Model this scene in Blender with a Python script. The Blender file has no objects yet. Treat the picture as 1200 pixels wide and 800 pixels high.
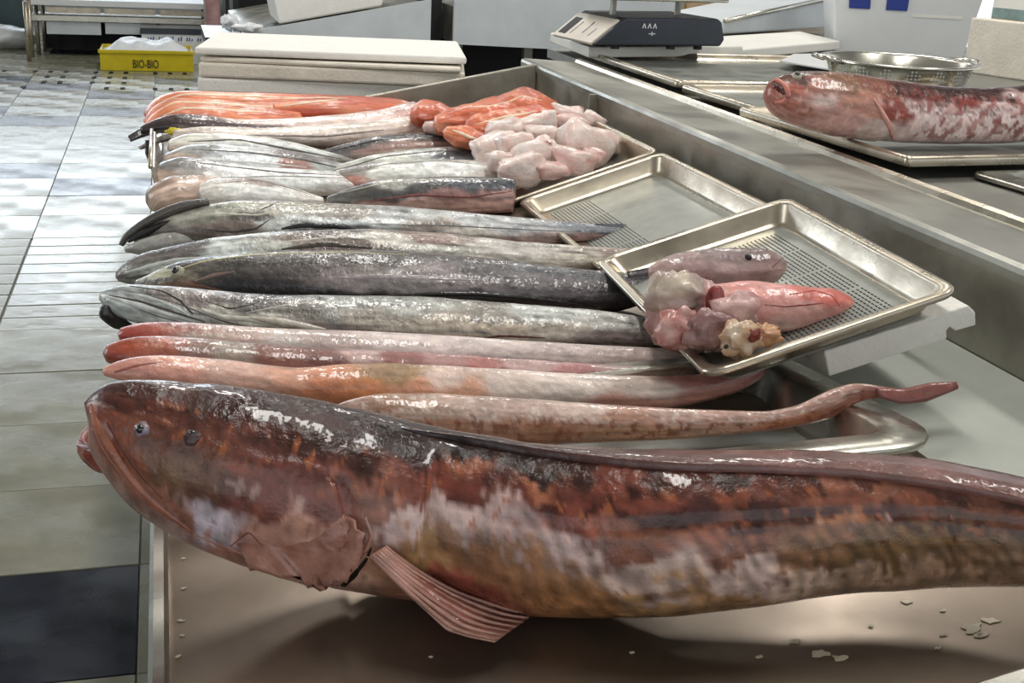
import bpy, math, random
import numpy as np
from mathutils import Vector, Matrix, noise as mnoise

random.seed(7)
SC = bpy.context.scene
COL = SC.collection

# ------------------------------------------------------------------ camera
F = 1450.0                                   # focal length in pixels of the 1200 x 800 frame
CAM = np.array([0.0, 0.0, 1.35])
def cam_axes(yaw, pitch, roll):
    y, p, r = np.radians([yaw, pitch, roll])
    fwd = np.array([np.sin(y)*np.cos(p), np.cos(y)*np.cos(p), -np.sin(p)])
    r0 = np.array([np.cos(y), -np.sin(y), 0.0]); u0 = np.cross(r0, fwd)
    return np.array([np.cos(r)*r0+np.sin(r)*u0, -np.sin(r)*r0+np.cos(r)*u0, fwd])
RC = cam_axes(15.93, 18.59, 2.81)
cd = bpy.data.cameras.new('camera'); cam = bpy.data.objects.new('camera', cd); COL.objects.link(cam)
cd.sensor_fit = 'HORIZONTAL'; cd.sensor_width = 36.0; cd.lens = F*36.0/1200.0; cd.clip_start = 0.02
cam.matrix_world = Matrix(((RC[0][0], RC[1][0], -RC[2][0], CAM[0]), (RC[0][1], RC[1][1], -RC[2][1], CAM[1]),
                           (RC[0][2], RC[1][2], -RC[2][2], CAM[2]), (0, 0, 0, 1)))
SC.camera = cam

# ------------------------------------------------------------------ light
SC.view_settings.view_transform = 'Standard'; SC.view_settings.look = 'None'
SC.view_settings.gamma = 1.0; SC.view_settings.exposure = 0.3; SC.view_settings.use_curve_mapping = False
W = bpy.data.worlds.new('sky'); SC.world = W; W.use_nodes = True
bg = W.node_tree.nodes['Background']; bg.inputs[0].default_value = (0.93, 0.97, 1.0, 1); bg.inputs[1].default_value = 0.95
def area(name, loc, target, sx, sy, power, color=(1, 1, 1)):
    l = bpy.data.lights.new(name, 'AREA'); l.shape = 'RECTANGLE'; l.size = sx; l.size_y = sy; l.energy = power; l.color = color
    o = bpy.data.objects.new(name, l); COL.objects.link(o); o.location = loc
    o.rotation_euler = (Vector(target)-Vector(loc)).to_track_quat('-Z', 'Z').to_euler()
    return o
area('window_daylight', (-3.2, 16.6, 2.75), (-3.2, 0, 1.6), 8.5, 2.0, 230, (0.80, 0.90, 1.0))
area('added_side_light', (-6.3, 5.0, 2.9), (0.5, 3.0, 0.8), 7.0, 2.0, 260, (0.95, 0.98, 1.0))  # added light from the left; no window stands there
for i, (x, y) in enumerate(((.6, 1.6), (3.0, 1.6), (.6, 5.2), (3.0, 5.2), (.6, 9.4), (3.0, 9.4))):
    area('added_lamp_light', (x, y, 4.18), (x, y, 0), 0.35, 1.6, 42, (1.0, 0.97, 0.92))  # unseen overhead lamps, added for light from above

# ------------------------------------------------------------------ helpers
def lin(c):
    return tuple(((v/255.0)/12.92 if v/255.0 <= 0.04045 else ((v/255.0+0.055)/1.055)**2.4) for v in c)
def hx(s):
    s = s.lstrip('#'); return tuple(int(s[i:i+2], 16) for i in (0, 2, 4))
def ray(px, py):
    return RC.T @ np.array([(px-600)/F, -(py-400)/F, 1.0])
def at_y(px, py, Y):                     # the point of the plane y = Y seen at a pixel
    d = ray(px, py); return CAM + d*(Y/d[1])
def at_z(px, py, z):
    d = ray(px, py); return CAM + d*((z-CAM[2])/d[2])
def depth(p):
    return float(RC[2] @ (np.asarray(p)-CAM))
def trough(x):                           # height of the sloping trough floor
    return 0.745 + 0.07*(np.clip(x, -0.02, 1.05)+0.03)

class MB:
    def __init__(s): s.v = []; s.f = []
    def add(s, vs, fs):
        b = len(s.v); s.v += [tuple(map(float, p)) for p in vs]; s.f += [tuple(b+i for i in f) for f in fs]; return s
    def box(s, x0, x1, y0, y1, z0, z1):
        return s.hexa([(x0, y0, z0), (x1, y0, z0), (x1, y1, z0), (x0, y1, z0), (x0, y0, z1), (x1, y0, z1), (x1, y1, z1), (x0, y1, z1)])
    def hexa(s, p):
        return s.add(p, [(0, 3, 2, 1), (4, 5, 6, 7), (0, 1, 5, 4), (1, 2, 6, 5), (2, 3, 7, 6), (3, 0, 4, 7)])
    def slab(s, quad, n):                # a quad given thickness along n (quad is the top)
        q = [np.array(p, float) for p in quad]; n = np.array(n, float)
        return s.hexa([p+n for p in q]+q)
    def prism(s, poly, ax, a, b):        # polygon in the two other axes, extruded along axis ax
        def P(u, v, w):
            r = [0, 0, 0]; o = [i for i in range(3) if i != ax]; r[o[0]] = u; r[o[1]] = v; r[ax] = w; return r
        n = len(poly)
        vs = [P(u, v, a) for u, v in poly]+[P(u, v, b) for u, v in poly]
        return s.add(vs, [tuple(range(n))[::-1], tuple(range(n, 2*n))]+[(i, (i+1) % n, n+(i+1) % n, n+i) for i in range(n)])
    def tube(s, pts, r, n=8):
        pts = [np.array(p, float) for p in pts]; rs = r if isinstance(r, (list, tuple)) else [r]*len(pts); vs = []
        for i, p in enumerate(pts):
            t = pts[min(i+1, len(pts)-1)]-pts[max(i-1, 0)]; t /= np.linalg.norm(t)+1e-9
            a = np.cross(t, (0, 0, 1) if abs(t[2]) < .9 else (1, 0, 0)); a /= np.linalg.norm(a); b = np.cross(t, a)
            vs += [p+rs[i]*(math.cos(k*2*math.pi/n)*a+math.sin(k*2*math.pi/n)*b) for k in range(n)]
        fs = [(i*n+k, i*n+(k+1) % n, (i+1)*n+(k+1) % n, (i+1)*n+k) for i in range(len(pts)-1) for k in range(n)]
        return s.add(vs, fs+[tuple(range(n))[::-1], tuple((len(pts)-1)*n+k for k in range(n))])
    def rings(s, rings, cap0=True, cap1=True):
        n = len(rings[0]); vs = [p for r in rings for p in r]; m = len(rings)
        fs = [(i*n+k, i*n+(k+1) % n, (i+1)*n+(k+1) % n, (i+1)*n+k) for i in range(m-1) for k in range(n)]
        if cap0: fs.append(tuple(range(n))[::-1])
        if cap1: fs.append(tuple((m-1)*n+k for k in range(n)))
        return s.add(vs, fs)
    def build(s, name, mat, parent=None, smooth=False, bevel=0.0, col=None):
        me = bpy.data.meshes.new(name); me.from_pydata(s.v, [], s.f)
        import bmesh
        bm = bmesh.new(); bm.from_mesh(me); bmesh.ops.recalc_face_normals(bm, faces=bm.faces)
        bm.to_mesh(me); bm.free()
        if col is not None:
            at = me.color_attributes.new('Col', 'FLOAT_COLOR', 'POINT')
            arr = np.ones((len(s.v), 4), np.float32); arr[:, :3] = col; at.data.foreach_set('color', arr.ravel())
        me.materials.append(mat)
        if smooth: me.polygons.foreach_set('use_smooth', [True]*len(me.polygons))
        o = bpy.data.objects.new(name, me); COL.objects.link(o)
        if bevel:
            md = o.modifiers.new('bevel', 'BEVEL'); md.width = bevel; md.segments = 2; md.limit_method = 'ANGLE'
        if parent is not None:
            o.parent = parent; o.matrix_parent_inverse = parent.matrix_world.inverted()
        return o
def tag(o, label=None, cat=None, group=None, kind=None):
    if label: o['label'] = label
    if cat: o['category'] = cat
    if group: o['group'] = group
    if kind: o['kind'] = kind
    return o
def thing(name, loc, label, cat, group=None):
    o = bpy.data.objects.new(name, None); COL.objects.link(o); o.empty_display_size = .05
    o.location = tuple(float(v) for v in loc); o.matrix_world = Matrix.Translation(o.location)
    return tag(o, label, cat, group)

# ------------------------------------------------------------------ materials
def mat(name, color, rough=.5, metal=0., nscale=0., namp=0., bump=0., bscale=40., rvar=0., coat=0., stretch=None, attr=False, spec=.5, sss=0.):
    m = bpy.data.materials.new(name); m.use_nodes = True; nt = m.node_tree; N = nt.nodes; L = nt.links
    b = N['Principled BSDF']; b.inputs['Roughness'].default_value = rough; b.inputs['Metallic'].default_value = metal
    b.inputs['Specular IOR Level'].default_value = spec
    if coat: b.inputs['Coat Weight'].default_value = coat; b.inputs['Coat Roughness'].default_value = .08
    if sss:
        b.inputs['Subsurface Weight'].default_value = sss; b.inputs['Subsurface Radius'].default_value = (.02, .008, .005)
    c = lin(hx(color)) if isinstance(color, str) else color
    b.inputs['Base Color'].default_value = (*c, 1)
    tc = N.new('ShaderNodeTexCoord'); mp = N.new('ShaderNodeMapping'); L.new(tc.outputs['Object'], mp.inputs[0])
    if stretch: mp.inputs['Scale'].default_value = stretch
    src = None
    if attr:
        a = N.new('ShaderNodeVertexColor'); a.layer_name = 'Col'; src = a.outputs['Color']; L.new(src, b.inputs['Base Color'])
    if namp:
        n = N.new('ShaderNodeTexNoise'); n.inputs['Scale'].default_value = nscale; n.inputs['Detail'].default_value = 6; n.inputs['Roughness'].default_value = .65
        L.new(mp.outputs[0], n.inputs['Vector'])
        r = N.new('ShaderNodeMapRange'); r.inputs[1].default_value = .3; r.inputs[2].default_value = .7
        r.inputs[3].default_value = 1-namp; r.inputs[4].default_value = 1+namp*.6; L.new(n.outputs[0], r.inputs[0])
        mx = N.new('ShaderNodeMix'); mx.data_type = 'RGBA'; mx.blend_type = 'MULTIPLY'; mx.inputs[0].default_value = 1
        if src is not None: L.new(src, mx.inputs[6])
        else: mx.inputs[6].default_value = (*c, 1)
        cb = N.new('ShaderNodeCombineColor')
        for k in range(3): L.new(r.outputs[0], cb.inputs[k])
        L.new(cb.outputs[0], mx.inputs[7]); L.new(mx.outputs[2], b.inputs['Base Color'])
    if rvar:
        n2 = N.new('ShaderNodeTexNoise'); n2.inputs['Scale'].default_value = max(nscale, 3)*.7; n2.inputs['Detail'].default_value = 4
        L.new(mp.outputs[0], n2.inputs['Vector'])
        r2 = N.new('ShaderNodeMapRange'); r2.inputs[1].default_value = .35; r2.inputs[2].default_value = .65
        r2.inputs[3].default_value = max(.02, rough-rvar); r2.inputs[4].default_value = rough+rvar
        L.new(n2.outputs[0], r2.inputs[0]); L.new(r2.outputs[0], b.inputs['Roughness'])
    if bump:
        n3 = N.new('ShaderNodeTexNoise'); n3.inputs['Scale'].default_value = bscale; n3.inputs['Detail'].default_value = 5
        L.new(mp.outputs[0], n3.inputs['Vector'])
        bp = N.new('ShaderNodeBump'); bp.inputs['Strength'].default_value = bump; bp.inputs['Distance'].default_value = .01
        L.new(n3.outputs[0], bp.inputs['Height']); L.new(bp.outputs[0], b.inputs['Normal'])
        if coat:
            n4 = N.new('ShaderNodeTexNoise'); n4.inputs['Scale'].default_value = bscale*.45; n4.inputs['Detail'].default_value = 3; L.new(mp.outputs[0], n4.inputs['Vector'])
            b4 = N.new('ShaderNodeBump'); b4.inputs['Strength'].default_value = .32; b4.inputs['Distance'].default_value = .01
            L.new(n4.outputs[0], b4.inputs['Height']); L.new(b4.outputs[0], b.inputs['Coat Normal'])
    return m
M = {}
M['steel'] = mat('brushed_steel', '#98978e', .42, .8, 9, .22, .04, 60, .1)
M['steel_wall'] = mat('dull_steel', '#a09c90', .42, .85, 14, .2, .05, 50, .1)
M['steel_basin'] = mat('wet_basin_steel', '#8c7e70', .4, .75, 5, .25, .04, 18, .12)
M['steel_bright'] = mat('tray_steel', '#c9c6bb', .25, .95, 12, .1, .02, 60, .07)
M['steel_tan'] = mat('tray_steel_worn', '#bdb3a1', .3, .9, 16, .16, .03, 60, .08)
M['tray_floor'] = mat('dull_tray_floor', '#8e908a', .42, .75, 20, .14, .03, 50, .1)
M['panel_grey'] = mat('grey_panel', '#c2c8cb', .5, 0, 6, .1)
M['foam'] = mat('polystyrene', '#ece9e2', .8, 0, 18, .05, .25, 140)
M['foam_dirty'] = mat('worn_polystyrene', '#e4dccd', .8, 0, 9, .16, .3, 120)
M['board'] = mat('white_board', '#e2e0d8', .55, 0, 8, .06, .1, 90)
M['black'] = mat('black_void', '#0c0c0d', .6)
M['dark'] = mat('dark_plastic', '#2a2f38', .3, 0, 8, .2)
M['rubber'] = mat('black_rubber', '#15161a', .6)
M['cream'] = mat('cream_keypad', '#cfc6b8', .45, 0, 10, .1)
M['yellow'] = mat('yellow_plastic', '#c8b400', .45, 0, 9, .15)
M['white_plastic'] = mat('white_plastic', '#d4d6d6', .4, 0, 4, .06)
M['blue_plastic'] = mat('blue_plastic', '#2a3c88', .4)
M['ice'] = mat('crushed_ice', '#e6e9ec', .35, 0, 30, .1, .6, 60)
M['wood'] = mat('worn_wood', '#a98a60', .6, 0, 6, .3, .1, 40, stretch=(1, 8, 8))
M['paint'] = mat('white_wall_paint', '#a9adab', .8, 0, 2, .05)
M['ceiling'] = mat('ceiling_paint', '#b9b7b0', .85, 0, 2, .06)
M['tile'] = mat('wet_pale_tile', '#8b8978', .26, 0, 5, .25, .22, 7, .14, spec=.24)
M['tile_dark'] = mat('wet_dark_tile', '#1d2029', .27, 0, 6, .25, .1, 9, .1, spec=.16)
M['slot'] = mat('dark_slot', '#1c1a17', .8, spec=.1)
M['grout'] = mat('dark_grout', '#55534a', .5, 0, 6, .2)
M['fish'] = mat('wet_fish_skin', (1, 1, 1), .32, 0, 60, .18, .35, 75, .12, coat=.45, attr=True, spec=.36)
M['fish_scaly'] = mat('wet_fish_scales', (1, 1, 1), .32, .06, 70, .25, .34, 120, .12, coat=.5, attr=True, spec=.4)
M['giant'] = mat('slimy_eel_skin', (1, 1, 1), .30, 0, 40, .25, .42, 60, .12, coat=.4, attr=True, spec=.32)
M['flesh'] = mat('raw_fish_flesh', (1, 1, 1), .34, 0, 25, .14, .35, 70, .1, coat=.35, attr=True, sss=.08, spec=.42)
M['salmon'] = mat('raw_salmon_flesh', (1, 1, 1), .35, 0, 14, .2, .4, 30, .1, coat=.3, attr=True, stretch=(1, 5, 5))
M['eye_dark'] = mat('fish_eye_dark', '#11131c', .06, 0, coat=.8)
M['eye_pale'] = mat('fish_eye_pale', '#a9a48c', .15, 0, 40, .2, coat=.5)
M['mouth'] = mat('dark_mouth', '#1d1716', .3, 0, 30, .2)
M['bag'] = mat('white_bag_plastic', '#dcdedf', .3, 0, 6, .08, .5, 12)

# ------------------------------------------------------------------ setting: floor, walls, ceiling
TX, TY, X0, Y0 = .48, .42, -.10, 2.08
fl = MB().box(-8, 10, -4, 18, -.06, -.006).build('floor', M['grout']); tag(fl, kind='structure')
DARK = {(-1, 0), (-1, 10), (-2, 11), (-2, 15), (-1, 16), (-1, 18), (-2, 19), (-3, 20), (-3, 13), (0, 20), (0, 13), (-3, 16), (-1, 24), (-2, 25), (-3, 9), (1, 17), (1, 12)}
def tile(x, y, sx, sy, m, meshes={}):
    k = (round(sx, 4), round(sy, 4), m)
    if k not in meshes:
        g = .0040 if sy < .2 else .0014; b = MB(); e = .0015
        vs = [(g, g, -.02), (sx-g, g, -.02), (sx-g, sy-g, -.02), (g, sy-g, -.02), (g, g, -e), (sx-g, g, -e), (sx-g, sy-g, -e), (g, sy-g, -e),
              (g+e, g+e, 0), (sx-g-e, g+e, 0), (sx-g-e, sy-g-e, 0), (g+e, sy-g-e, 0)]
        fs = [(8, 9, 10, 11)]+[(i, (i+1) % 4, 4+(i+1) % 4, 4+i) for i in range(4)]+[(4+i, 4+(i+1) % 4, 8+(i+1) % 4, 8+i) for i in range(4)]
        o = b.add(vs, fs).build('floor_tile', M[m], fl); meshes[k] = o
    else:
        o = meshes[k].copy(); COL.objects.link(o); o.parent = fl
    o.location = (x, y, random.uniform(-.0008, .0008)); o.name = 'floor_tile'
    o.rotation_euler = (random.uniform(-.002, .002), random.uniform(-.002, .002), 0)
for i in range(-4, 2):
    for k in range(-2, 30):
        x, y = X0+i*TX, Y0+k*TY
        if k in (5, 6, 7) and i in (-3, -2, -1):
            for j in range(3): tile(x, y+j*TY/3, TX, TY/3, 'tile')
        else:
            tile(x, y, TX, TY, 'tile_dark' if (i, k) in DARK else 'tile')
sl = MB()
for i in range(-16, 8):
    if i % 4 == 3: continue
    for k, y in enumerate((10.2, 10.53, 10.86, 11.2)):
        x = -.46+.121*(i+3)
        if (int(math.floor((x-X0)/TX)), int(math.floor((y-Y0)/TY))) in DARK: continue
        sl.box(x-.017, x+.017, y-.06, y+.06, 0, .003)
tag(sl.build('drain_slot', M['slot'], fl), kind='stuff')
def struct(name, mb, m): return tag(mb.build(name, M[m]), kind='structure')
struct('ceiling', MB().box(-7, 10, -4, 17, 4.3, 4.4), 'ceiling')
struct('wall_left', MB().box(-7.2, -7, -4, 17, 0, 4.3), 'paint')
struct('wall_back', MB().box(-7, 10, 16.8, 17, 0, 1.7).box(-7, 10, 16.8, 17, 3.8, 4.3).box(1.2, 10, 16.8, 17, 1.7, 3.8), 'paint')
wf = MB()
for x in (-7, -5.4, -3.8, -2.2, -.6, 1.1): wf.box(x, x+.08, 16.78, 16.9, 1.7, 3.8)
wf.box(-7, 1.2, 16.78, 16.9, 1.66, 1.74).box(-7, 1.2, 16.78, 16.9, 3.74, 3.82)
struct('window_1', wf, 'steel')
for x, y in ((.6, 1.6), (3.0, 1.6), (.6, 5.2), (3.0, 5.2), (.6, 9.4), (3.0, 9.4)):  # housings for the added overhead lights
    t = thing('added_lamp', (x, y, 4.3), 'added long white ceiling lamp %s, out of view overhead' % {(.6, 1.6): 'over the front of the fish trough', (3.0, 1.6): 'over the near end of the steel counter', (.6, 5.2): 'ahead of the far fish table', (3.0, 5.2): 'behind the far end of the steel counter', (.6, 9.4): 'between far fish table and crate', (3.0, 9.4): 'behind the far grey counter'}[(x, y)], 'lamp', 'ceiling lamps')
    MB().box(x-.22, x+.22, y-.85, y+.85, 4.2, 4.3).build('housing', M['white_plastic'], t)

# ------------------------------------------------------------------ the fish table (steel trough)
XW, XL = 1.045, 1.225                     # right wall, outer lip of the ledge
YN, YF = .63, 3.54
def lipz(x): return .752 + .2*(x+.035)     # sloping top of the two end walls
tb = thing('fish_table', (.5, 2.1, 0), 'long stainless steel fish trough table with sloping ends, carrying the row of fish', 'table')
MB().slab([(-.02, YN, trough(-.02)), (XW, YN, trough(XW)), (XW, YF, trough(XW)), (-.02, YF, trough(-.02))], (0, 0, -.02)).build('basin_floor', M['steel_basin'], tb)
MB().prism([(-.035, .70), (-.035, .757), (-.031, .761), (-.022, .761), (-.018, .757), (-.016, .70)], 1, YN-.01, YF+.01).build('side_rim', M['steel_bright'], tb)
MB().hexa([(-.035, YF, .68), (XW, YF, .74), (XW, YF+.018, .74), (-.035, YF+.018, .68), (-.035, YF, lipz(-.035)), (XW, YF, lipz(XW)), (XW, YF+.018, lipz(XW)), (-.035, YF+.018, lipz(-.035))]).build('end_wall', M['steel_wall'], tb, bevel=.004)
MB().hexa([(-.035, YN-.02, .68), (XW, YN-.02, .74), (XW, YN, .74), (-.035, YN, .68), (-.035, YN-.02, lipz(-.035)), (XW, YN-.02, lipz(XW)), (XW, YN, lipz(XW)), (-.035, YN, lipz(-.035))]).build('end_wall', M['steel_bright'], tb, bevel=.004)
MB().prism([(XW, .74), (XW, .944), (XW+.012, .944), (XW+.012, .74)], 1, YN-.02, YF+.16).build('inner_wall', M['steel_wall'], tb)
MB().prism([(XW-.004, .957), (XW-.002, .964), (XW+.008, .967), (XL, .958), (XL, .945), (XW-.004, .945)], 1, YN-.02, YF+.16).build('ledge', M['steel'], tb)
MB().prism([(XL-.012, .958), (XL-.008, .967), (XL+.002, .970), (XL+.012, .966), (XL+.014, .90), (XL-.012, .90)], 1, YN-.02, YF+.16).build('ledge_lip', M['steel_tan'], tb, smooth=False)
for y in (2.98,): MB().box(XW-.022, XW, y, y+.012, .86, .955).build('bracket', M['steel_wall'], tb)
MB().box(XW-.035, XW, 1.85, 3.3, .855, .872).build('tray_rail', M['steel_wall'], tb)
for x, y in ((.02, YN+.05), (.02, YF-.05), (1.1, YN+.05), (1.1, YF-.05)):
    MB().box(x-.02, x+.02, y-.02, y+.02, 0, .735 if x < .5 else .77).build('leg', M['steel'], tb)

pl = thing('floor_brightener', (.93, 1.1, trough(.93)), 'added pale grey floor plate lying in the trough at the right, under the thin eel tail', 'brightener')
MB().hexa([(.80, .70, trough(.80)), (1.043, .70, trough(1.043)), (1.043, 1.75, trough(1.043)), (.80, 1.75, trough(.80)), (.80, .70, trough(.80)+.006), (1.043, .70, trough(1.043)+.006), (1.043, 1.75, trough(1.043)+.006), (.80, 1.75, trough(.80)+.006)]).build('brightener', mat('brightener_grey', '#aeb1a9', .5, .25, 10, .1), pl)  # pale sheet added to brighten the trough floor at this end
rs = random.Random(11); fk = MB()
for px, py, w in ((215, 690, 5), (212, 728, 7), (214, 745, 6), (208, 770, 6), (215, 655, 4), (930, 752, 12), (960, 766, 18), (985, 772, 16), (1063, 706, 10), (1140, 736, 22), (1160, 728, 16), (1150, 745, 14), (1105, 745, 7), (1098, 760, 6), (1105, 716, 6), (890, 770, 7), (740, 765, 5), (505, 770, 4), (1020, 735, 4), (1145, 745, 10)):
    d = ray(px, py); p = None; z = .80
    for _ in range(6):
        p = CAM+d*((z-CAM[2])/d[2]); z = trough(p[0])
    r0 = w*.45*depth(p)/F; n_ = 11; a0 = rs.uniform(-.4, .4)
    lo_ = []
    for q in range(n_):
        t = 2*math.pi*q/n_; rad = r0*rs.uniform(.55, 1.25); x, y = rad*math.cos(t)*1.5, rad*math.sin(t)*.9
        lo_.append((p[0]+x*math.cos(a0)-y*math.sin(a0), p[1]+x*math.sin(a0)+y*math.cos(a0)))
    fk.add([(x, y, trough(x)+.0004) for x, y in lo_]+[(x, y, trough(x)+.0012) for x, y in lo_], [tuple(range(n_, 2*n_))]+[(q, (q+1) % n_, n_+(q+1) % n_, n_+q) for q in range(n_)])
tag(fk.build('foam_fleck', mat('pale_scum', '#e2d6bc', .5, 0, 60, .2), tb), kind='stuff')

# ------------------------------------------------------------------ trays
def rrect(a, b, r, n=5):
    out = []
    for cx, cy, a0 in ((a/2-r, b/2-r, 0), (-a/2+r, b/2-r, 90), (-a/2+r, -b/2+r, 180), (a/2-r, -b/2+r, 270)):
        for k in range(n+1):
            t = math.radians(a0+90*k/n); out.append((cx+r*math.cos(t), cy+r*math.sin(t)))
    return out
def tray(name, o, u, v, a, b, dep, fl_, label, group, m='steel_bright', r=.025, lip=.008, holes=None, wall=.012, rout=None):
    """o centre of the rim plane, u/v directions of sides a and b"""
    o = np.array(o, float); u = np.array(u, float); u /= np.linalg.norm(u); v = np.array(v, float); v -= u*(u@v); v /= np.linalg.norm(v); n = np.cross(u, v)
    if n[2] < 0: n = -n
    t = thing(name, o-n*dep, label, 'tray', group)
    P = lambda pts, h: [o+u*x+v*y+n*h for x, y in pts]
    R_ = rout or r
    ro = rrect(a, b, R_)
    ri = rrect(a-2*fl_, b-2*fl_, r)
    rf = rrect(a-2*fl_-2*wall, b-2*fl_-2*wall, r*.9); rf2 = rrect(a-2*fl_-2*wall-.012, b-2*fl_-2*wall-.012, r*.8)
    MB().rings([P(rrect(a-.002, b-.002, R_), -lip), P(ro, -lip*.4), P(rrect(a-.004, b-.004, R_), 0), P(rrect(a-2*fl_+.004, b-2*fl_+.004, r), 0), P(ri, -.003),
                P(rf, -dep+.006), P(rf2, -dep), P(rrect(a-2*fl_-2*wall-.014, b-2*fl_-2*wall-.014, r*.8), -dep)], cap0=False, cap1=False).build('rim', M[m], t, smooth=True)
    MB().rings([P(rf2, -dep), P(rf2, -dep-.002)]).build('tray_floor', M['tray_floor'], t)
    if holes:
        (x0, x1, nx), bands, (dl, dg) = holes; h = MB()
        for i in range(nx):
            x = x0+(x1-x0)*i/(nx-1)
            for y0, y1 in bands:
                y = y0
                while y < y1:
                    c = o+u*x+v*y-n*dep
                    h.slab([c-u*.0008+n*.0004, c+u*.0008+n*.0004, c+u*.0008+v*dl+n*.0004, c-u*.0008+v*dl+n*.0004], -n*.0006); y += dl+dg
        tag(h.build('perforation', M['slot'], t), kind='stuff')
    return t, o, u, v, n
def face_frame(L, Fp, R):  # rectangle pose from three rim corners (left-back, left-front, right-front)
    L, Fp, R = map(np.array, (L, Fp, R)); return R-Fp, L-Fp
# front tray with fish heads
c4 = [np.array(p)+np.array([0, 0, 1.35]) for p in ((.632, 1.769, -.489), (.59, 1.241, -.485), (.898, 1.217, -.382), (.939, 1.746, -.387))]
T3, o3, u3, v3, n3 = tray('steel_tray', sum(c4)/4, c4[2]-c4[1], c4[0]-c4[1], .325, .53, .031, .014, 'perforated steel tray holding raw fish heads, tilted on a white foam slab', 'steel trays in the trough',
    m='steel_tan', holes=((-.03, .108, 22), ((-.20, -.10), (-.09, 0.0), (.01, .10), (.11, .20)), (.006, .0035)))
# empty middle tray
Lm = np.array([.680, 2.40, .815]); Bm = np.array([.990, 2.40, .917]); um = Bm-Lm
om = (Lm+Bm)/2+np.array([0, -.265, 0])
T2, o2, u2, v2, n2 = tray('steel_tray', om, um, (0, 1, 0), .326, .53, .033, .014, 'empty perforated steel tray behind the tray of fish heads', 'steel trays in the trough',
    m='steel_tan', holes=((-.12, -.03, 14), ((-.20, -.10), (-.09, 0.0), (.01, .10), (.11, .21)), (.006, .0035)))
# far tray with fish chunks
d1 = um/np.linalg.norm(um)
B1 = np.array([.990, 2.415, .917]); o1 = B1-d1*.20+np.array([0, .28, 0])
T1, o1, u1, v1, n1 = tray('steel_tray', o1, um, (0, 1, 0), .40, .56, .038, .012, 'far steel tray heaped with pale fish chunks and salmon', 'steel trays in the trough', m='steel_tan')
# tray under the eels
rz = .852
p0 = at_z(1012, 490, rz); p1 = at_z(690, 522, rz)
tray('steel_tray', (.478, 1.218, rz-.016), (1, .02, .02), (0, 1, -.09), .60, .40, .045, .05, 'deep steel tray under the spotted eel behind the giant fish', 'steel trays in the trough', r=.03, wall=.02, rout=.07)

# ------------------------------------------------------------------ fish builder
def smooth_arr(x, k=3):
    x = np.array(x, float)
    for _ in range(k):
        y = x.copy(); y[1:-1] = .25*x[:-2]+.5*x[1:-1]+.25*x[2:]; x = y
    return x
def colours(px, t, ctrl, sx, st, seed, warp, streak=.5, spots=(), hpx=60.):
    C = np.array([[c[0], c[1]] for c in ctrl], float); K = np.array([lin(hx(c[2])) for c in ctrl])
    N = mnoise.noise
    nz = np.array([[N((p/34.+seed, q*5., seed)), N((p/44., q*5.+9, seed+5)), N((p/9., q*16., seed+8)), N((p/75.+seed, q*17., seed+3)), N((p/14., q*10., seed+20))] for p, q in zip(px-45*t, t)])
    P = px+nz[:, 0]*warp*1.2+nz[:, 2]*warp*.5; T = t+nz[:, 1]*warp*.012+nz[:, 2]*warp*.005
    d = ((P[:, None]-C[None, :, 0])/sx)**2+((T[:, None]-C[None, :, 1])/st)**2
    w = 1/(d+.015)**3.2
    col = (w@K)/w.sum(1)[:, None]
    col *= (1+streak*(.75*nz[:, 3]+.55*nz[:, 4]+.35*nz[:, 2]))[:, None]
    for c, sc, thr, soft, t0, t1, amt, *p0 in spots:
        m = np.array([N((p/sc+seed*3, q*hpx*.8/sc, seed+len(c)))+.5*N((p/sc*2.3, q*hpx*1.9/sc, seed+31)) for p, q in zip(px, t)])
        m = np.clip((m-thr)/soft, 0, 1)*np.clip((t-t0)/.08, 0, 1)*np.clip((t1-t)/.08, 0, 1)*amt
        if p0: m = m*np.clip((px-p0[0]-25*(t-.5))/14, 0, 1)
        col = col*(1-m[:, None])+np.array(lin(hx(c)))*m[:, None]
    return np.clip(col, .004, .95)
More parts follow.
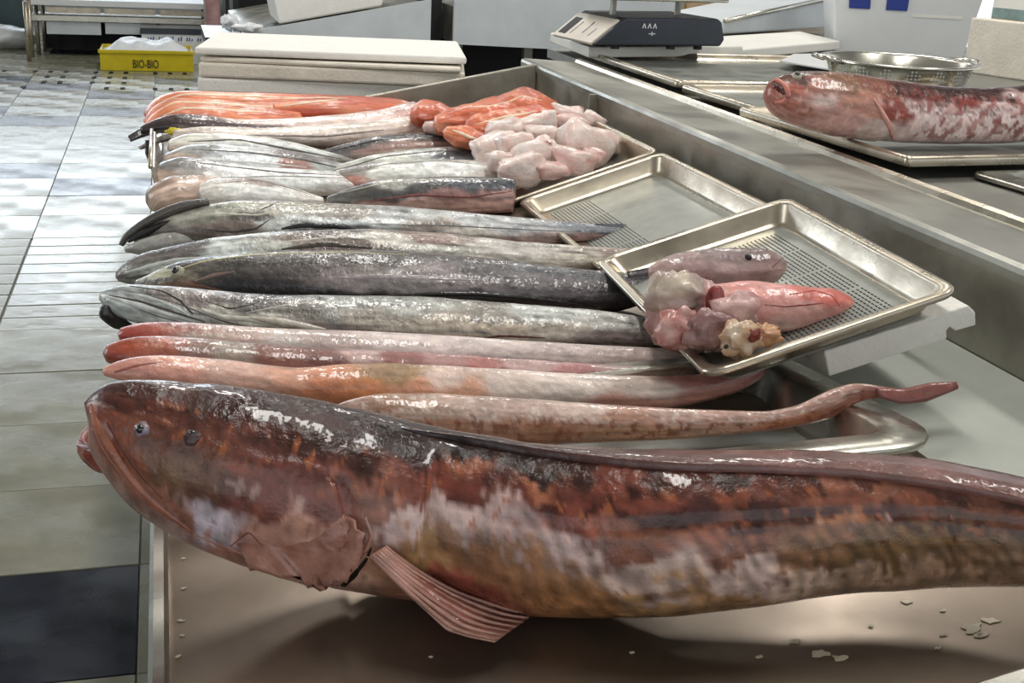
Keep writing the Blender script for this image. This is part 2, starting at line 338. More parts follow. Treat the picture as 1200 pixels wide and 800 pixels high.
def body(name, st, Y, ctrl, parent=None, ratio=1.5, n=90, m=28, material='fish', amp=.02, freq=9, sx=45, st_=.22, warp=14, seed=0., lift=None, step=None, sm=3, expo=2.0, clamp=True, dent=None, nose=.5, streak=.5, spots=(), gain=1.0, wave=None):
    """lofted body. st: (px, top, bottom[, Y]) along the fish; Y: (left, right) distance; ctrl: (px, py, colour) markings in the body's own coordinates"""
    st = [tuple(s) for s in st]; A = np.array([s[:3] for s in st], float)
    px, cy, h = A[:, 0], (A[:, 1]+A[:, 2])/2, (A[:, 2]-A[:, 1])/2
    s = np.concatenate([[0], np.cumsum(np.hypot(np.diff(px), np.diff(cy)))]); q = np.linspace(0, s[-1], n)
    ends = (px[0], px[-1])
    if hasattr(Y, '__call__'): yy = np.array([Y(p) for p in px])
    else: yy = np.interp(px, sorted(ends), Y if px[0] < px[-1] else Y)
    for i, r in enumerate(st):
        if len(r) > 3: yy[i] = r[3]
    PX, CY, H, YY = (smooth_arr(np.interp(q, s, a), max(1, int(n/30*sm))) for a in (px, cy, h, yy))
    Cn = np.array([at_y(a, b, c) for a, b, c in zip(PX, CY, YY)])
    dl = np.array([math.asin(-ray(a, b)[2]/np.linalg.norm(ray(a, b))) for a, b in zip(PX, CY)])
    dp = np.array([depth(c) for c in Cn])
    rr = ratio if hasattr(ratio, '__len__') else [ratio, ratio]; RT = np.interp(q, np.linspace(0, s[-1], len(rr)), rr)
    a = H*dp/F/np.sqrt(np.cos(dl)**2+(RT*np.sin(dl))**2); b = a*RT
    T = np.gradient(Cn, axis=0); T /= np.linalg.norm(T, axis=1)[:, None]
    mb = MB(); vs = []; pxs = []; ts = []
    for i in range(n):
        S = np.array([0, 1., 0])-T[i]*T[i][1]; S /= np.linalg.norm(S); N = np.cross(T[i], S)
        if px[0] > px[-1]: N = -N
        if N[2] < 0 and abs(T[i][2]) < .7: N = -N
        for j in range(m):
            th = 2*math.pi*j/m; c, sn = math.cos(th), math.sin(th)
            if expo != 2.0:
                c = math.copysign(abs(c)**(2/expo), c); sn = math.copysign(abs(sn)**(2/expo), sn)
            t = (1-math.cos(((th+math.pi) % (2*math.pi))-math.pi+dl[i]))/2
            k = 1+amp*mnoise.noise((PX[i]/100*freq*.4+seed, math.cos(th)*freq*.18+seed, math.sin(th)*freq*.18))*2
            if step: k *= step(PX[i], t)
            p = Cn[i]+N*a[i]*c*k-S*b[i]*sn*k
            if clamp and p[0] > -.03: p[2] = max(p[2], trough(p[0])+(lift or .0015))
            vs.append(p); pxs.append(PX[i]); ts.append(t)
    fs = [(i*m+k, i*m+(k+1) % m, (i+1)*m+(k+1) % m, (i+1)*m+k) for i in range(n-1) for k in range(m)]
    for e, i in ((0, 0), (1, n-1)):
        tip = Cn[i]+(-T[i] if e == 0 else T[i])*a[i]*nose
        vs.append(tip); pxs.append(PX[i]); ts.append(.5); z = len(vs)-1
        fs += [(i*m+k, i*m+(k+1) % m, z) for k in range(m)]
    mb.add(vs, fs)
    tc = []
    for c in ctrl:
        top = np.interp(c[0], px if px[0] < px[-1] else px[::-1], A[:, 1] if px[0] < px[-1] else A[::-1, 1]); bot = np.interp(c[0], px if px[0] < px[-1] else px[::-1], A[:, 2] if px[0] < px[-1] else A[::-1, 2])
        rel = np.clip((c[1]-top)/max(bot-top, 1), 0, 1); tc.append((c[0], rel, c[2]))
    col = colours(np.array(pxs), np.array(ts), tc, sx, st_, seed, warp, streak, spots, float(np.percentile(2*h, 80)))*gain
    if wave:
        w0, per, k_, am = wave; P_, T_ = np.array(pxs), np.array(ts)
        ph = np.array([mnoise.noise((p_/50., t_*3, 2)) for p_, t_ in zip(P_, T_)])
        m_ = np.clip((P_-w0)/120, 0, 1)*np.clip((T_-.35)/.15, 0, 1)*np.clip((.97-T_)/.1, 0, 1)
        col = np.clip(col*(1-am*m_*(.35+np.sin(2*math.pi*((P_-k_*T_)/per+1.1*ph))))[:, None], .004, .95)
    o = mb.build(name, M[material], parent, smooth=True, col=col)
    return o
def grid(name, A, B, color, parent, material='fish', th=.0015, nu=14, nv=5, bulge=0., ripple=.0):
    """a thin fin or flap between edge A and edge B, each a list of (px, py, Y)"""
    A = np.array([at_y(*p) for p in A]); B = np.array([at_y(*p) for p in B])
    def res(P, k):
        s = np.concatenate([[0], np.cumsum(np.linalg.norm(np.diff(P, axis=0), axis=1))]); q = np.linspace(0, s[-1], k)
        return np.array([np.interp(q, s, P[:, i]) for i in range(3)]).T
    A, B = res(A, nu), res(B, nu); vs = []; mid = []
    for side in (0, 1):
        for i in range(nu):
            for j in range(nv):
                w = j/(nv-1); p = A[i]*(1-w)+B[i]*w
                nrm = np.array([0, -.6, .8])
                p = p+nrm*(bulge*math.sin(math.pi*w)*math.sin(math.pi*min(1, .2+i/(nu-1)*.8))+ripple*math.sin(i*2.4)*w)
                vs.append(p-nrm*th*side)
    n = nu*nv; fs = []
    for i in range(nu-1):
        for j in range(nv-1):
            a = i*nv+j; fs += [(a, a+1, a+nv+1, a+nv), (n+a, n+a+nv, n+a+nv+1, n+a+1)]
    edge = [i*nv for i in range(nu)]+[(nu-1)*nv+j for j in range(1, nv)]+[i*nv+nv-1 for i in range(nu-2, -1, -1)]+[j for j in range(nv-2, 0, -1)]
    for k in range(len(edge)):
        a, b = edge[k], edge[(k+1) % len(edge)]; fs.append((a, n+a, n+b, b))
    cols = color if isinstance(color, list) else [color, color]
    cc = [np.array(lin(hx(c))) for c in cols]
    col = []
    for side in (0, 1):
        for i in range(nu):
            for j in range(nv):
                w = j/(nv-1); f = w*(len(cc)-1); k = min(int(f), len(cc)-2); col.append(cc[k]*(1-(f-k))+cc[k+1]*(f-k))
    return MB().add(vs, fs).build(name, M[material], parent, smooth=True, col=np.array(col))
def ball(name, c, r, m, parent, sq=(1, 1, 1), amp=0., seed=0., col=None, seg=14):
    c = np.array(c, float); vs = []; nu, nv = seg, seg*2
    for i in range(1, nu):
        for j in range(nv):
            th, ph = math.pi*i/nu, 2*math.pi*j/nv; d = np.array([math.sin(th)*math.cos(ph), math.sin(th)*math.sin(ph), math.cos(th)])
            k = 1+amp*mnoise.noise(tuple(d*1.7+seed))+amp*.45*mnoise.noise(tuple(d*4.5+seed))+amp*.22*mnoise.noise(tuple(d*11+seed)); vs.append(c+d*np.array(sq)*r*k)
    top, bot = len(vs), len(vs)+1; vs += [c+np.array([0, 0, r*sq[2]]), c-np.array([0, 0, r*sq[2]])]
    fs = [((i)*nv+j, i*nv+(j+1) % nv, (i+1)*nv+(j+1) % nv, (i+1)*nv+j) for i in range(nu-2) for j in range(nv)]
    fs += [(top, j, (j+1) % nv) for j in range(nv)]+[(bot, (nu-2)*nv+(j+1) % nv, (nu-2)*nv+j) for j in range(nv)]
    cc = None
    if col: 
        c0, c1 = (np.array(lin(hx(x))) for x in col)
        cc = np.array([c0+(c1-c0)*np.clip(.5+1.3*mnoise.noise(tuple((p-c)/r*1.6+seed)), 0, 1) for p in vs])
    return MB().add(vs, fs).build(name, M[m], parent, smooth=True, col=cc)
def tub(name, pts, rad, color, parent, material='fish', n=10, k=24):
    P = np.array([at_y(*p) for p in pts]); s = np.linspace(0, 1, len(pts)); q = np.linspace(0, 1, k)
    P = np.array([smooth_arr(np.interp(q, s, P[:, i]), 2) for i in range(3)]).T; r = np.interp(q, np.linspace(0, 1, len(rad)), rad)
    mb = MB().tube(list(P), list(r), n); c = np.array(lin(hx(color)))
    return mb.build(name, M[material], parent, smooth=True, col=np.array([c*(1+.25*mnoise.noise(tuple(np.array(v)*60))) for v in mb.v]))
def root(name, o_, label, cat='fish', group=None):
    return thing(name, o_, label, cat, group)

# ------------------------------------------------------------------ the giant brown eel in front
g = root('giant_eel', (.25, .98, .77), 'giant dark brown cusk eel lying across the front of the steel trough')
GS = [(104, 462, 484), (112, 442, 502), (130, 437, 530), (160, 437, 566), (200, 441, 606), (250, 449, 636), (320, 461, 664), (380, 473, 684), (430, 485, 692), (510, 503, 702), (600, 516, 718), (680, 524, 724),
      (780, 527, 723), (860, 526, 713), (940, 527, 701), (1020, 530, 693), (1100, 538, 688), (1200, 560, 686), (1300, 590, 690), (1400, 632, 695), (1480, 668, 700)]
GC = [(110, 460, '#4a2f2c'), (150, 450, '#4a2c26'), (250, 465, '#3c2220'), (330, 480, '#3c2420'), (125, 500, '#8a4a3a'), (165, 535, '#8c5038'), (150, 480, '#5e352c'), (200, 520, '#6b3f30'), (200, 560, '#6a4c38'),
      (240, 560, '#6e4a38'), (230, 600, '#8a5a4a'), (265, 614, '#cbbcc4'), (300, 580, '#7a4438'), (300, 640, '#b07a6a'), (340, 560, '#6b3a32'), (350, 640, '#b88876'), (380, 600, '#7d463c'), (390, 660, '#c29a88'),
      (400, 540, '#4a2a24'), (420, 500, '#34221f'), (450, 590, '#8a5848'), (450, 640, '#a87c66'), (500, 540, '#3c2420'), (480, 610, '#c8aaa4'), (560, 602, '#ccaea6'), (520, 650, '#a07850'), (600, 665, '#99684a'),
      (560, 692, '#8a4a3c'), (625, 615, '#c4a49e'), (600, 560, '#55302a'), (640, 572, '#a06248'), (570, 555, '#8f553f'), (660, 540, '#3a2420'), (700, 640, '#c6a8a2'), (700, 590, '#7d4236'), (690, 692, '#a8764e'),
      (760, 672, '#cbb0a4'), (850, 672, '#cbb0a6'), (925, 680, '#ccae9a'), (760, 620, '#83503c'), (850, 615, '#8a5640'), (800, 570, '#5c332a'), (900, 580, '#6a3c32'), (980, 590, '#7e4a3a'), (930, 640, '#8a6448'),
      (1000, 640, '#74583c'), (1100, 640, '#705640'), (1180, 650, '#8a6e58'), (1050, 590, '#7a4636'), (1150, 600, '#6a4030'), (1000, 680, '#b09078'), (1100, 680, '#a08068'), (1300, 650, '#7a5c48'), (1400, 660, '#6a4a3c'), (780, 715, '#b08a60'), (560, 640, '#94684a'), (480, 652, '#987050'), (640, 655, '#966a4c'), (620, 580, '#743e32'), (560, 572, '#70382e'), (500, 582, '#7e463a'), (700, 612, '#84463a'), (690, 672, '#9a7050'), (760, 645, '#8a5848'), (850, 645, '#865644'), (800, 700, '#a88260'), (880, 703, '#a07a58'), (450, 512, '#2c1c1a'), (550, 530, '#281a18'), (640, 545, '#2c1c19'), (740, 552, '#40241e'), (860, 560, '#44261f'), (960, 562, '#4c2a22'), (1080, 575, '#4a2a23'), (1180, 592, '#4c2e27'), (610, 577, '#4a2620'), (680, 588, '#451f1a'), (740, 597, '#451f1a'), (800, 602, '#451f1a'), (870, 605, '#45221a'), (940, 601, '#45221a'), (1010, 600, '#4c261e'), (1090, 606, '#52301f'), (760, 577, '#7e4436'), (850, 582, '#7e4634'), (930, 578, '#83503e'), (1010, 578, '#8a5844'), (730, 610, '#9a5a48'), (820, 618, '#955a46'), (960, 618, '#9a6a50'), (1060, 625, '#80603e'), (1130, 640, '#7c5e44'), (300, 510, '#482822'), (380, 520, '#3c2420'), (300, 540, '#643a30')]
def gstep(p, t):
    e = 412-90*(t-.72)**2*4
    k = 1.0
    if t > .42 and p < e: k = 1.035
    elif t > .42 and p < e+26: k = .93+.1*max(0, (p-e)/26.-.3)
    k *= 1-.03*math.exp(-((t-.44)/.03)**2)*(1 if p > 600 else 0)
    return k
YG = lambda p: np.interp(p, [100, 230, 500, 785, 1070, 1350, 1500], [1.05, 1.035, .985, .87, .83, .74, .72])
gb = body('body', GS, YG, GC, g, ratio=[.8, .95, .95, .9, .8], n=420, m=110, material='giant', amp=.014, freq=4, sx=48, st_=.11, warp=15, streak=.7, wave=(560, 25, 95, .24), spots=(('#a8623e', 16, .42, .12, .22, .6, .8), ('#5c3226', 10, .30, .2, .7, 1.0, .5), ('#d8b8b0', 22, .5, .15, .4, .8, .4)), seed=3.1, step=gstep, sm=2)
from mathutils.bvhtree import BVHTree
BV = {}
def surf(o, px, py):
    """point and normal of a body's surface seen at a pixel"""
    if o.name not in BV:
        BV[o.name] = BVHTree.FromPolygons([tuple(v.co) for v in o.data.vertices], [tuple(p.vertices) for p in o.data.polygons])
    d = Vector(ray(px, py)).normalized(); h = BV[o.name].ray_cast(Vector(CAM), d)
    if h[0] is None: return None, None
    n = h[1] if h[1].dot(d) < 0 else -h[1]
    return np.array(h[0]), np.array(n)
def eye(o, px, py, rpx, parent, ring='eye_pale', pupil='eye_dark'):
    p, n = surf(o, px, py); r = rpx*depth(p)/F
    e = ball('eye', p-n*r*.25, r, ring, parent); ball('pupil', p+n*r*.35, r*.6, pupil, e)
    return e
def strip(name, o, pts, wpx, color, parent, rise=.6, material='fish', k=26):
    """a raised soft ridge that follows a body's surface"""
    s = np.linspace(0, 1, len(pts)); q = np.linspace(0, 1, k)
    X = smooth_arr(np.interp(q, s, [p[0] for p in pts]), 2); Yp = smooth_arr(np.interp(q, s, [p[1] for p in pts]), 2); Wd = np.interp(q, np.linspace(0, 1, len(wpx)), wpx)
    P = []; r = []
    for x, y, w in zip(X, Yp, Wd):
        p, n = surf(o, x, y)
        if p is None: continue
        w = w*depth(p)/F; P.append(p+n*w*(rise-1)); r.append(max(w, .0004))
    if len(P) < 4: return None
    mb = MB().tube(P, r, 10); c = np.array(lin(hx(color)))
    return mb.build(name, M[material], parent, smooth=True, col=np.array([c*(1+.3*mnoise.noise(tuple(np.array(v)*70))) for v in mb.v]))

# head of the giant eel
p, n = surf(gb, 166, 503); r = 11*depth(p)/F
e = ball('eye', p-n*r*.45, r, 'giant', g, (1, 1, 1), .15, 2, ('#7a5048', '#8e8490')); ball('pupil', p+n*r*.28, r*.52, 'eye_dark', e)
p, n = surf(gb, 226, 510); r = 11*depth(p)/F
e = ball('eye', p-n*r*.5, r, 'giant', g, (1, 1, 1), .15, 4, ('#3c2420', '#5a4444')); ball('pupil', p+n*r*.22, r*.42, 'eye_dark', e)
strip('upper_lip', gb, [(106, 474), (112, 498), (126, 525), (147, 555), (168, 580), (190, 599), (226, 624)], [4, 8, 10, 9, 8, 6, 3], '#9a5e48', g, .5, 'giant')
strip('jaw_line', gb, [(124, 492), (140, 522), (164, 556), (190, 584)], [1, 2, 2, 1], '#5a2c22', g, .3, 'giant')
tub('tongue', [(140, 500, 1.10), (122, 508, 1.10), (113, 522, 1.10), (122, 538, 1.10), (142, 546, 1.10)], [.010, .016, .019, .014, .009], '#9a5044', g, 'giant')
strip('gill_edge', gb, [(428, 606), (436, 628), (428, 648), (412, 668), (394, 686)], [1.5, 3, 4, 4, 2], '#b98a78', g, .5, 'giant')
strip('jaw_fold', gb, [(232, 628), (262, 641), (300, 655), (345, 670), (384, 680)], [1.5, 3, 3, 3, 1.5], '#b07868', g, .35, 'giant')
strip('cheek_fold', gb, [(270, 640), (292, 622), (308, 640), (345, 652), (380, 642)], [1, 2, 2.5, 2, 1], '#8a5448', g, .35, 'giant')
def lift_pts(o, pts, k):
    """picture points moved k metres toward the viewer off a body, given back as (px, py, Y)"""
    out = []
    for x, y in pts:
        p, n = surf(o, x, min(y, np.interp(x, [q[0] for q in GS], [q[2] for q in GS])-6)); out.append((x, y, p[1]-k))
    return out
def patch(name, o, A, B, k0, k1, color, parent, material, nu=26, nv=12, rag=0.):
    """a flap that hugs a body's surface, rising from k0 at edge A to k1 at its free edge B"""
    qa = np.linspace(0, 1, nu); ax_, ay_ = (np.interp(qa, np.linspace(0, 1, len(A)), [p[i] for p in A]) for i in (0, 1)); bx_, by_ = (smooth_arr(np.interp(qa, np.linspace(0, 1, len(B)), [p[i] for p in B]), 1) for i in (0, 1))
    top = []; bot = []; col = []; c0, c1 = (np.array(lin(hx(c))) for c in color)
    for i in range(nu):
        for j in range(nv):
            w = j/(nv-1); x = ax_[i]*(1-w)+bx_[i]*w; y = ay_[i]*(1-w)+by_[i]*w
            x += rag*w*mnoise.noise((i*.9, 3.3, 1)); y += rag*w*mnoise.noise((i*.9, 7.3, 5))
            p, n = surf(o, x, y); yy = y
            while p is None: yy -= 2; p, n = surf(o, x, yy)
            p = p+np.array([0, 0, -(y-yy)*depth(p)/F]); k = k0+(k1-k0)*w**1.5
            top.append(p+n*k); bot.append(p+n*(k-.0035)); f = np.clip(w+.6*mnoise.noise((x/14., y/14., 2)), 0, 1); col.append(c0*(1-f)+c1*f)
    n_ = nu*nv; fs = []
    for i in range(nu-1):
        for j in range(nv-1):
            a = i*nv+j; fs += [(a, a+1, a+nv+1, a+nv), (n_+a, n_+a+nv, n_+a+nv+1, n_+a+1)]
    ed = [i*nv for i in range(nu)]+[(nu-1)*nv+j for j in range(1, nv)]+[i*nv+nv-1 for i in range(nu-2, -1, -1)]+list(range(nv-2, 0, -1))
    for k in range(len(ed)): fs.append((ed[k], n_+ed[k], n_+ed[(k+1) % len(ed)], ed[(k+1) % len(ed)]))
    return MB().add(top+bot, fs).build(name, M[material], parent, smooth=True, col=np.array(col+col))
patch('gill_cover', gb, [(268, 628), (310, 624), (352, 618), (392, 600)], [(300, 652), (345, 668), (390, 684), (408, 668), (428, 640), (424, 606)], -.002, .011, ('#8a5646', '#b58474'), g, 'giant', rag=9)
strip('gill_opening', gb, [(436, 640), (428, 658), (414, 674), (402, 687)], [2, 6, 9, 8], '#140c0b', g, .12, 'giant')
# dorsal fin folded along the back
def ridge(o, pts, h, color, parent, name):
    A = []; B = []
    for x, y0, y1 in pts: A.append((x, y0)); B.append((x, y1))
    vs = []; nv = 5
    xs = np.linspace(pts[0][0], pts[-1][0], 70)
    y0 = smooth_arr(np.interp(xs, [p[0] for p in pts], [p[1] for p in pts]), 2); y1 = smooth_arr(np.interp(xs, [p[0] for p in pts], [p[2] for p in pts]), 2)
    mb = MB(); rings = []
    for x, a, b in zip(xs, y0, y1):
        lo, n = surf(o, x, b); hi, n2 = surf(o, x, a+2.5)
        w = hi-lo; nn = n+n2; nn /= np.linalg.norm(nn); k = h*min(1, (x-xs[0])/90+.08)
        rings.append([lo-nn*.006, lo+nn*k*.9, lo+nn*k+w*.12, lo+w*.55+nn*k*.75, hi+w*.08+nn*k*.25, hi-nn*.008])
    mb.rings(rings); c = np.array(lin(hx(color)))
    cd_ = np.array(lin(hx('#352626'))); vx = np.array(mb.v)[:, 0]; f_ = np.clip((vx-vx.min())/(vx.max()-vx.min())*3.2-.35, 0, 1)[:, None]
    return mb.build(name, M['giant'], parent, smooth=True, col=(cd_*(1-f_)+c*f_)*np.array([1+.35*mnoise.noise((v[0]*40, v[1]*40, v[2]*40)) for v in mb.v])[:, None])
ridge(gb, [(470, 496, 502), (560, 513, 523), (640, 521, 536), (720, 527, 546), (800, 529, 552), (900, 528, 554), (1000, 532, 559), (1100, 541, 572), (1200, 564, 592), (1320, 602, 626), (1440, 655, 668)], .007, '#75504a', g, 'dorsal_fin')
fy_ = surf(gb, 446, 645)[0][1]
LE = [(434, 652), (462, 682), (496, 712), (524, 738), (550, 746), (580, 752)]; TE = [(452, 640), (490, 668), (535, 692), (580, 706), (606, 714), (630, 716)]
A_ = [(x, y, fy_-.008-.055*min(1, k/3)) for k, (x, y) in enumerate(LE)]; B_ = [(x, y, fy_-.002-.022*min(1, k/3)) for k, (x, y) in enumerate(TE)]
fin = grid('pectoral_fin', A_, B_, ['#c49a8a', '#9a5e52', '#6e443c', '#54342e'], g, 'giant', .002, 30, 13, .008, .0006)
for k in range(7):
    w_ = (k+.5)/7; tub('fin_ray', [tuple(np.array(a)*(1-w_)+np.array(b)*w_-np.array([0, 0, .003+.004*math.sin(math.pi*w_)])) for a, b in zip(A_, B_)], [.0022, .0020, .0018, .0016, .0010], '#b4887a' if k % 2 else '#a87a6c', fin, 'giant', 6, 18)

# ------------------------------------------------------------------ eels lying in the deep tray
def eel(label, st, Y, ctrl, **kw):
    r_ = root('pink_eel', at_y(st[len(st)//2][0], st[len(st)//2][2], (Y[0]+Y[1])/2), label, 'fish', None)
    b = body('body', st, Y, ctrl, r_, **kw); return r_, b
e4, b4 = eel('spotted pinkish eel behind the giant fish, its thin tail raised at the right',
    [(385, 478, 500), (410, 468, 506), (440, 461, 510), (500, 460, 516), (600, 466, 522), (700, 473, 519), (800, 479, 514), (900, 482, 505), (940, 474, 498), (970, 458, 492), (1000, 447, 472), (1030, 452, 465), (1060, 457, 469), (1090, 452, 466), (1110, 448, 461), (1122, 450, 456)],
    (1.22, 1.16), [(400, 480, '#b8968a'), (450, 470, '#a5806c'), (500, 480, '#c3a696'), (520, 500, '#a8785e'), (560, 485, '#c4a89c'), (590, 500, '#ac7c64'), (640, 505, '#9c6a50'), (620, 475, '#c0a498'), (680, 480, '#d0b6aa'), (700, 508, '#a87a60'), (730, 490, '#b58a78'),
     (760, 505, '#b48468'), (790, 490, '#c2a094'), (830, 500, '#b08874'), (870, 490, '#b89488'), (930, 495, '#a8664a'), (920, 480, '#b79488'), (975, 465, '#b89082'), (985, 480, '#9c6252'), (1040, 460, '#8e5a52'), (1090, 458, '#8a544c'), (1118, 453, '#7a4a40')],
    ratio=[.9, 1.1, 1.1, 1.0, .9, .8, .6, .7], n=260, m=56, sx=26, st_=.2, warp=13, seed=8.2, amp=.012, spots=(('#7c4228', 9, .22, .12, .35, .95, .85), ('#e0d0c6', 7, .3, .15, 0, .5, .7)))
grid('tail_fin', [(1028, 454, 1.163), (1060, 455, 1.160), (1090, 448, 1.158), (1122, 447, 1.157)], [(1030, 463, 1.155), (1055, 472, 1.150), (1085, 470, 1.148), (1120, 456, 1.15)], ['#8e5a52', '#7d4a44'], e4, th=.003)
e3, b3 = eel('pale pink eel with an orange belly lobe, directly behind the spotted eel',
    [(122, 430, 440), (130, 424, 444), (155, 417, 450), (195, 415, 456), (260, 421, 463), (320, 428, 470), (350, 432, 474), (380, 428, 478), (430, 425, 482), (500, 427, 484), (600, 433, 484), (700, 439, 484), (780, 441, 480), (840, 437, 468), (880, 428, 452), (893, 424, 440)],
    (1.30, 1.325), [(130, 435, '#d89a88'), (170, 430, '#cf9384'), (200, 428, '#e0a492'), (260, 430, '#dcb2a2'), (300, 445, '#d8aa96'), (330, 445, '#dda48a'), (380, 450, '#d88e68'), (420, 455, '#dc9468'), (465, 440, '#a88660'), (480, 455, '#e0a282'), (520, 445, '#e2c8bc'),
     (540, 455, '#d8a488'), (580, 455, '#dccabf'), (660, 455, '#e0d0c6'), (760, 455, '#d8c6ba'), (720, 475, '#c08a7a'), (810, 445, '#a46e66'), (830, 462, '#b88578'), (880, 435, '#9c6660')],
    ratio=[1.3, 1.2, 1.0, 1.0, .9], n=140, m=32, sx=32, st_=.25, warp=9, seed=4.4, material='flesh', amp=.015)
strip('mouth', b3, [(134, 436), (160, 428), (190, 424)], [2, 3, 1], '#9a5a50', e3, .3)
e2, b2 = eel('brownish pink eel with a red head and ragged cut edge, second behind the spotted eel',
    [(125, 404, 424), (133, 398, 430), (160, 393, 434), (200, 394, 438), (250, 398, 442), (320, 404, 446), (400, 408, 448), (500, 413, 450), (600, 420, 454), (700, 427, 458), (790, 432, 456), (840, 434, 450)],
    (1.42, 1.385), [(130, 412, '#8c4436'), (150, 408, '#a4523e'), (190, 405, '#a86450'), (230, 410, '#8c6a60'), (270, 415, '#a09084'), (320, 418, '#8a5c50'), (380, 420, '#7c5048'), (430, 415, '#c0a09a'), (460, 418, '#9c625c'), (520, 422, '#b48884'), (560, 428, '#a86c66'), (620, 428, '#c4a4a0'), (660, 438, '#b07a78'), (740, 436, '#b89a96'), (800, 440, '#a88a86')],
    ratio=[1.3, 1.3, 1.2, 1.0], n=130, m=30, sx=22, st_=.3, warp=10, seed=6.1, amp=.03, material='flesh')
e1, b1 = eel('pale skinned eel with a red snout next to the grey hake',
    [(141, 384, 398), (150, 379, 404), (180, 376, 410), (230, 378, 414), (300, 383, 418), (360, 386, 422), (420, 387, 426), (500, 391, 430), (600, 398, 434), (700, 404, 438), (780, 408, 436), (820, 411, 430)],
    (1.55, 1.45), [(148, 388, '#a8483e'), (175, 385, '#ac5c50'), (215, 385, '#b47c70'), (230, 390, '#c8b0a4'), (290, 395, '#c4aaa0'), (330, 400, '#d8ccc4'), (370, 395, '#b8a49c'), (400, 400, '#c8b4ae'), (460, 400, '#dccbc6'), (550, 405, '#e0cfca'), (650, 412, '#d8c6c0'), (750, 418, '#c8b4ae')],
    ratio=[1.5, 1.5, 1.3, 1.1], n=120, m=30, sx=36, st_=.3, warp=7, seed=2.7, amp=.012, material='flesh')

# ------------------------------------------------------------------ grey hakes with heads hanging over the rim
def hake(label, st, Y, ctrl, name='grey_hake', **kw):
    r_ = root(name, at_y(st[len(st)//2][0], st[len(st)//2][2], (Y[0]+Y[1])/2), label, 'fish', None)
    k = dict(ratio=[1.2, 1.6, 1.6, 1.3], n=230, m=60, sx=26, st_=.13, warp=14, material='fish_scaly', amp=.014, streak=.9, gain=1.25); k.update(kw)
    b = body('body', st, Y, ctrl, r_, **k); return r_, b
hd, bd = hake('pale grey hake with a striped white jaw, frontmost of the hakes with heads',
    [(119, 339, 352), (126, 334, 364), (150, 332, 376), (200, 335, 386), (250, 340, 394), (320, 345, 402), (400, 346, 406), (500, 347, 410), (600, 355, 412), (700, 363, 412), (770, 373, 410), (830, 382, 406)],
    (1.72, 1.51), [(130, 345, '#a8acaa'), (150, 352, '#b6bab6'), (180, 360, '#aab0ae'), (160, 340, '#8e9290'), (200, 345, '#7c7470'), (220, 370, '#bcc0bc'), (240, 352, '#6c6260'), (260, 365, '#b8b4a8'), (300, 350, '#54504e'), (310, 370, '#c0bcb0'), (340, 380, '#8a8480'), (350, 358, '#6c6660'),
     (400, 352, '#8c8c88'), (400, 385, '#6e6058'), (450, 370, '#8e867c'), (500, 350, '#94948e'), (520, 380, '#a09688'), (580, 385, '#a89c8c'), (560, 362, '#7c766e'), (640, 360, '#b0b2ae'), (650, 385, '#a8a094'), (720, 372, '#94928e'), (720, 395, '#7a706c'), (800, 390, '#8c8078')], seed=1.3)
strip('jaw_line', bd, [(128, 346), (165, 353), (205, 366), (240, 377)], [1.5, 2, 2, 1], '#4c4442', hd, .3)
strip('gill_line', bd, [(152, 335), (190, 340), (212, 352), (226, 368)], [1.5, 2.5, 3, 1.5], '#3e3633', hd, .3)
strip('pectoral_fin', bd, [(292, 372), (330, 378), (362, 384), (382, 386)], [2, 6, 5, 1.5], '#c4bcae', hd, .7)
tub('lower_jaw', [(123, 358, 1.695), (124, 368, 1.695), (136, 377, 1.70), (152, 383, 1.71)], [.006, .010, .010, .006], '#2c2826', hd)
hc, bc = hake('dark backed hake with a black eye ringed in gold, second of the hakes with heads',
    [(160, 328, 336), (175, 322, 342), (205, 307, 348), (240, 301, 354), (300, 296, 360), (360, 293, 364), (440, 292, 366), (520, 297, 368), (600, 305, 370), (680, 315, 370), (730, 319, 364), (765, 320, 350)],
    (1.92, 1.70), [(170, 331, '#7c7a70'), (200, 318, '#b8b49c'), (235, 308, '#5c5650'), (215, 332, '#8a6a58'), (250, 330, '#4c4644'), (270, 305, '#4c4844'), (290, 335, '#2e2c30'), (330, 310, '#524c4a'), (340, 340, '#3a3638'), (400, 300, '#504846'), (420, 322, '#8c8280'), (400, 345, '#3c383a'), (480, 322, '#8e8684'),
     (460, 300, '#4a4442'), (470, 350, '#2a2628'), (540, 322, '#847a7a'), (560, 308, '#5a5656'), (560, 350, '#2c282a'), (620, 325, '#6a6466'), (620, 312, '#55565a'), (680, 335, '#6a6264'), (690, 322, '#4c4c50'), (650, 355, '#3a3436'), (740, 335, '#4a4446')], seed=2.2, gain=.95)
eye(bc, 208, 319, 9, hc)
grid('tail_fin', [(735, 318, 1.70), (775, 310, 1.70), (800, 300, 1.70)], [(740, 352, 1.685), (765, 347, 1.685), (785, 338, 1.685)], ['#4a4446', '#2e2c30'], hc)
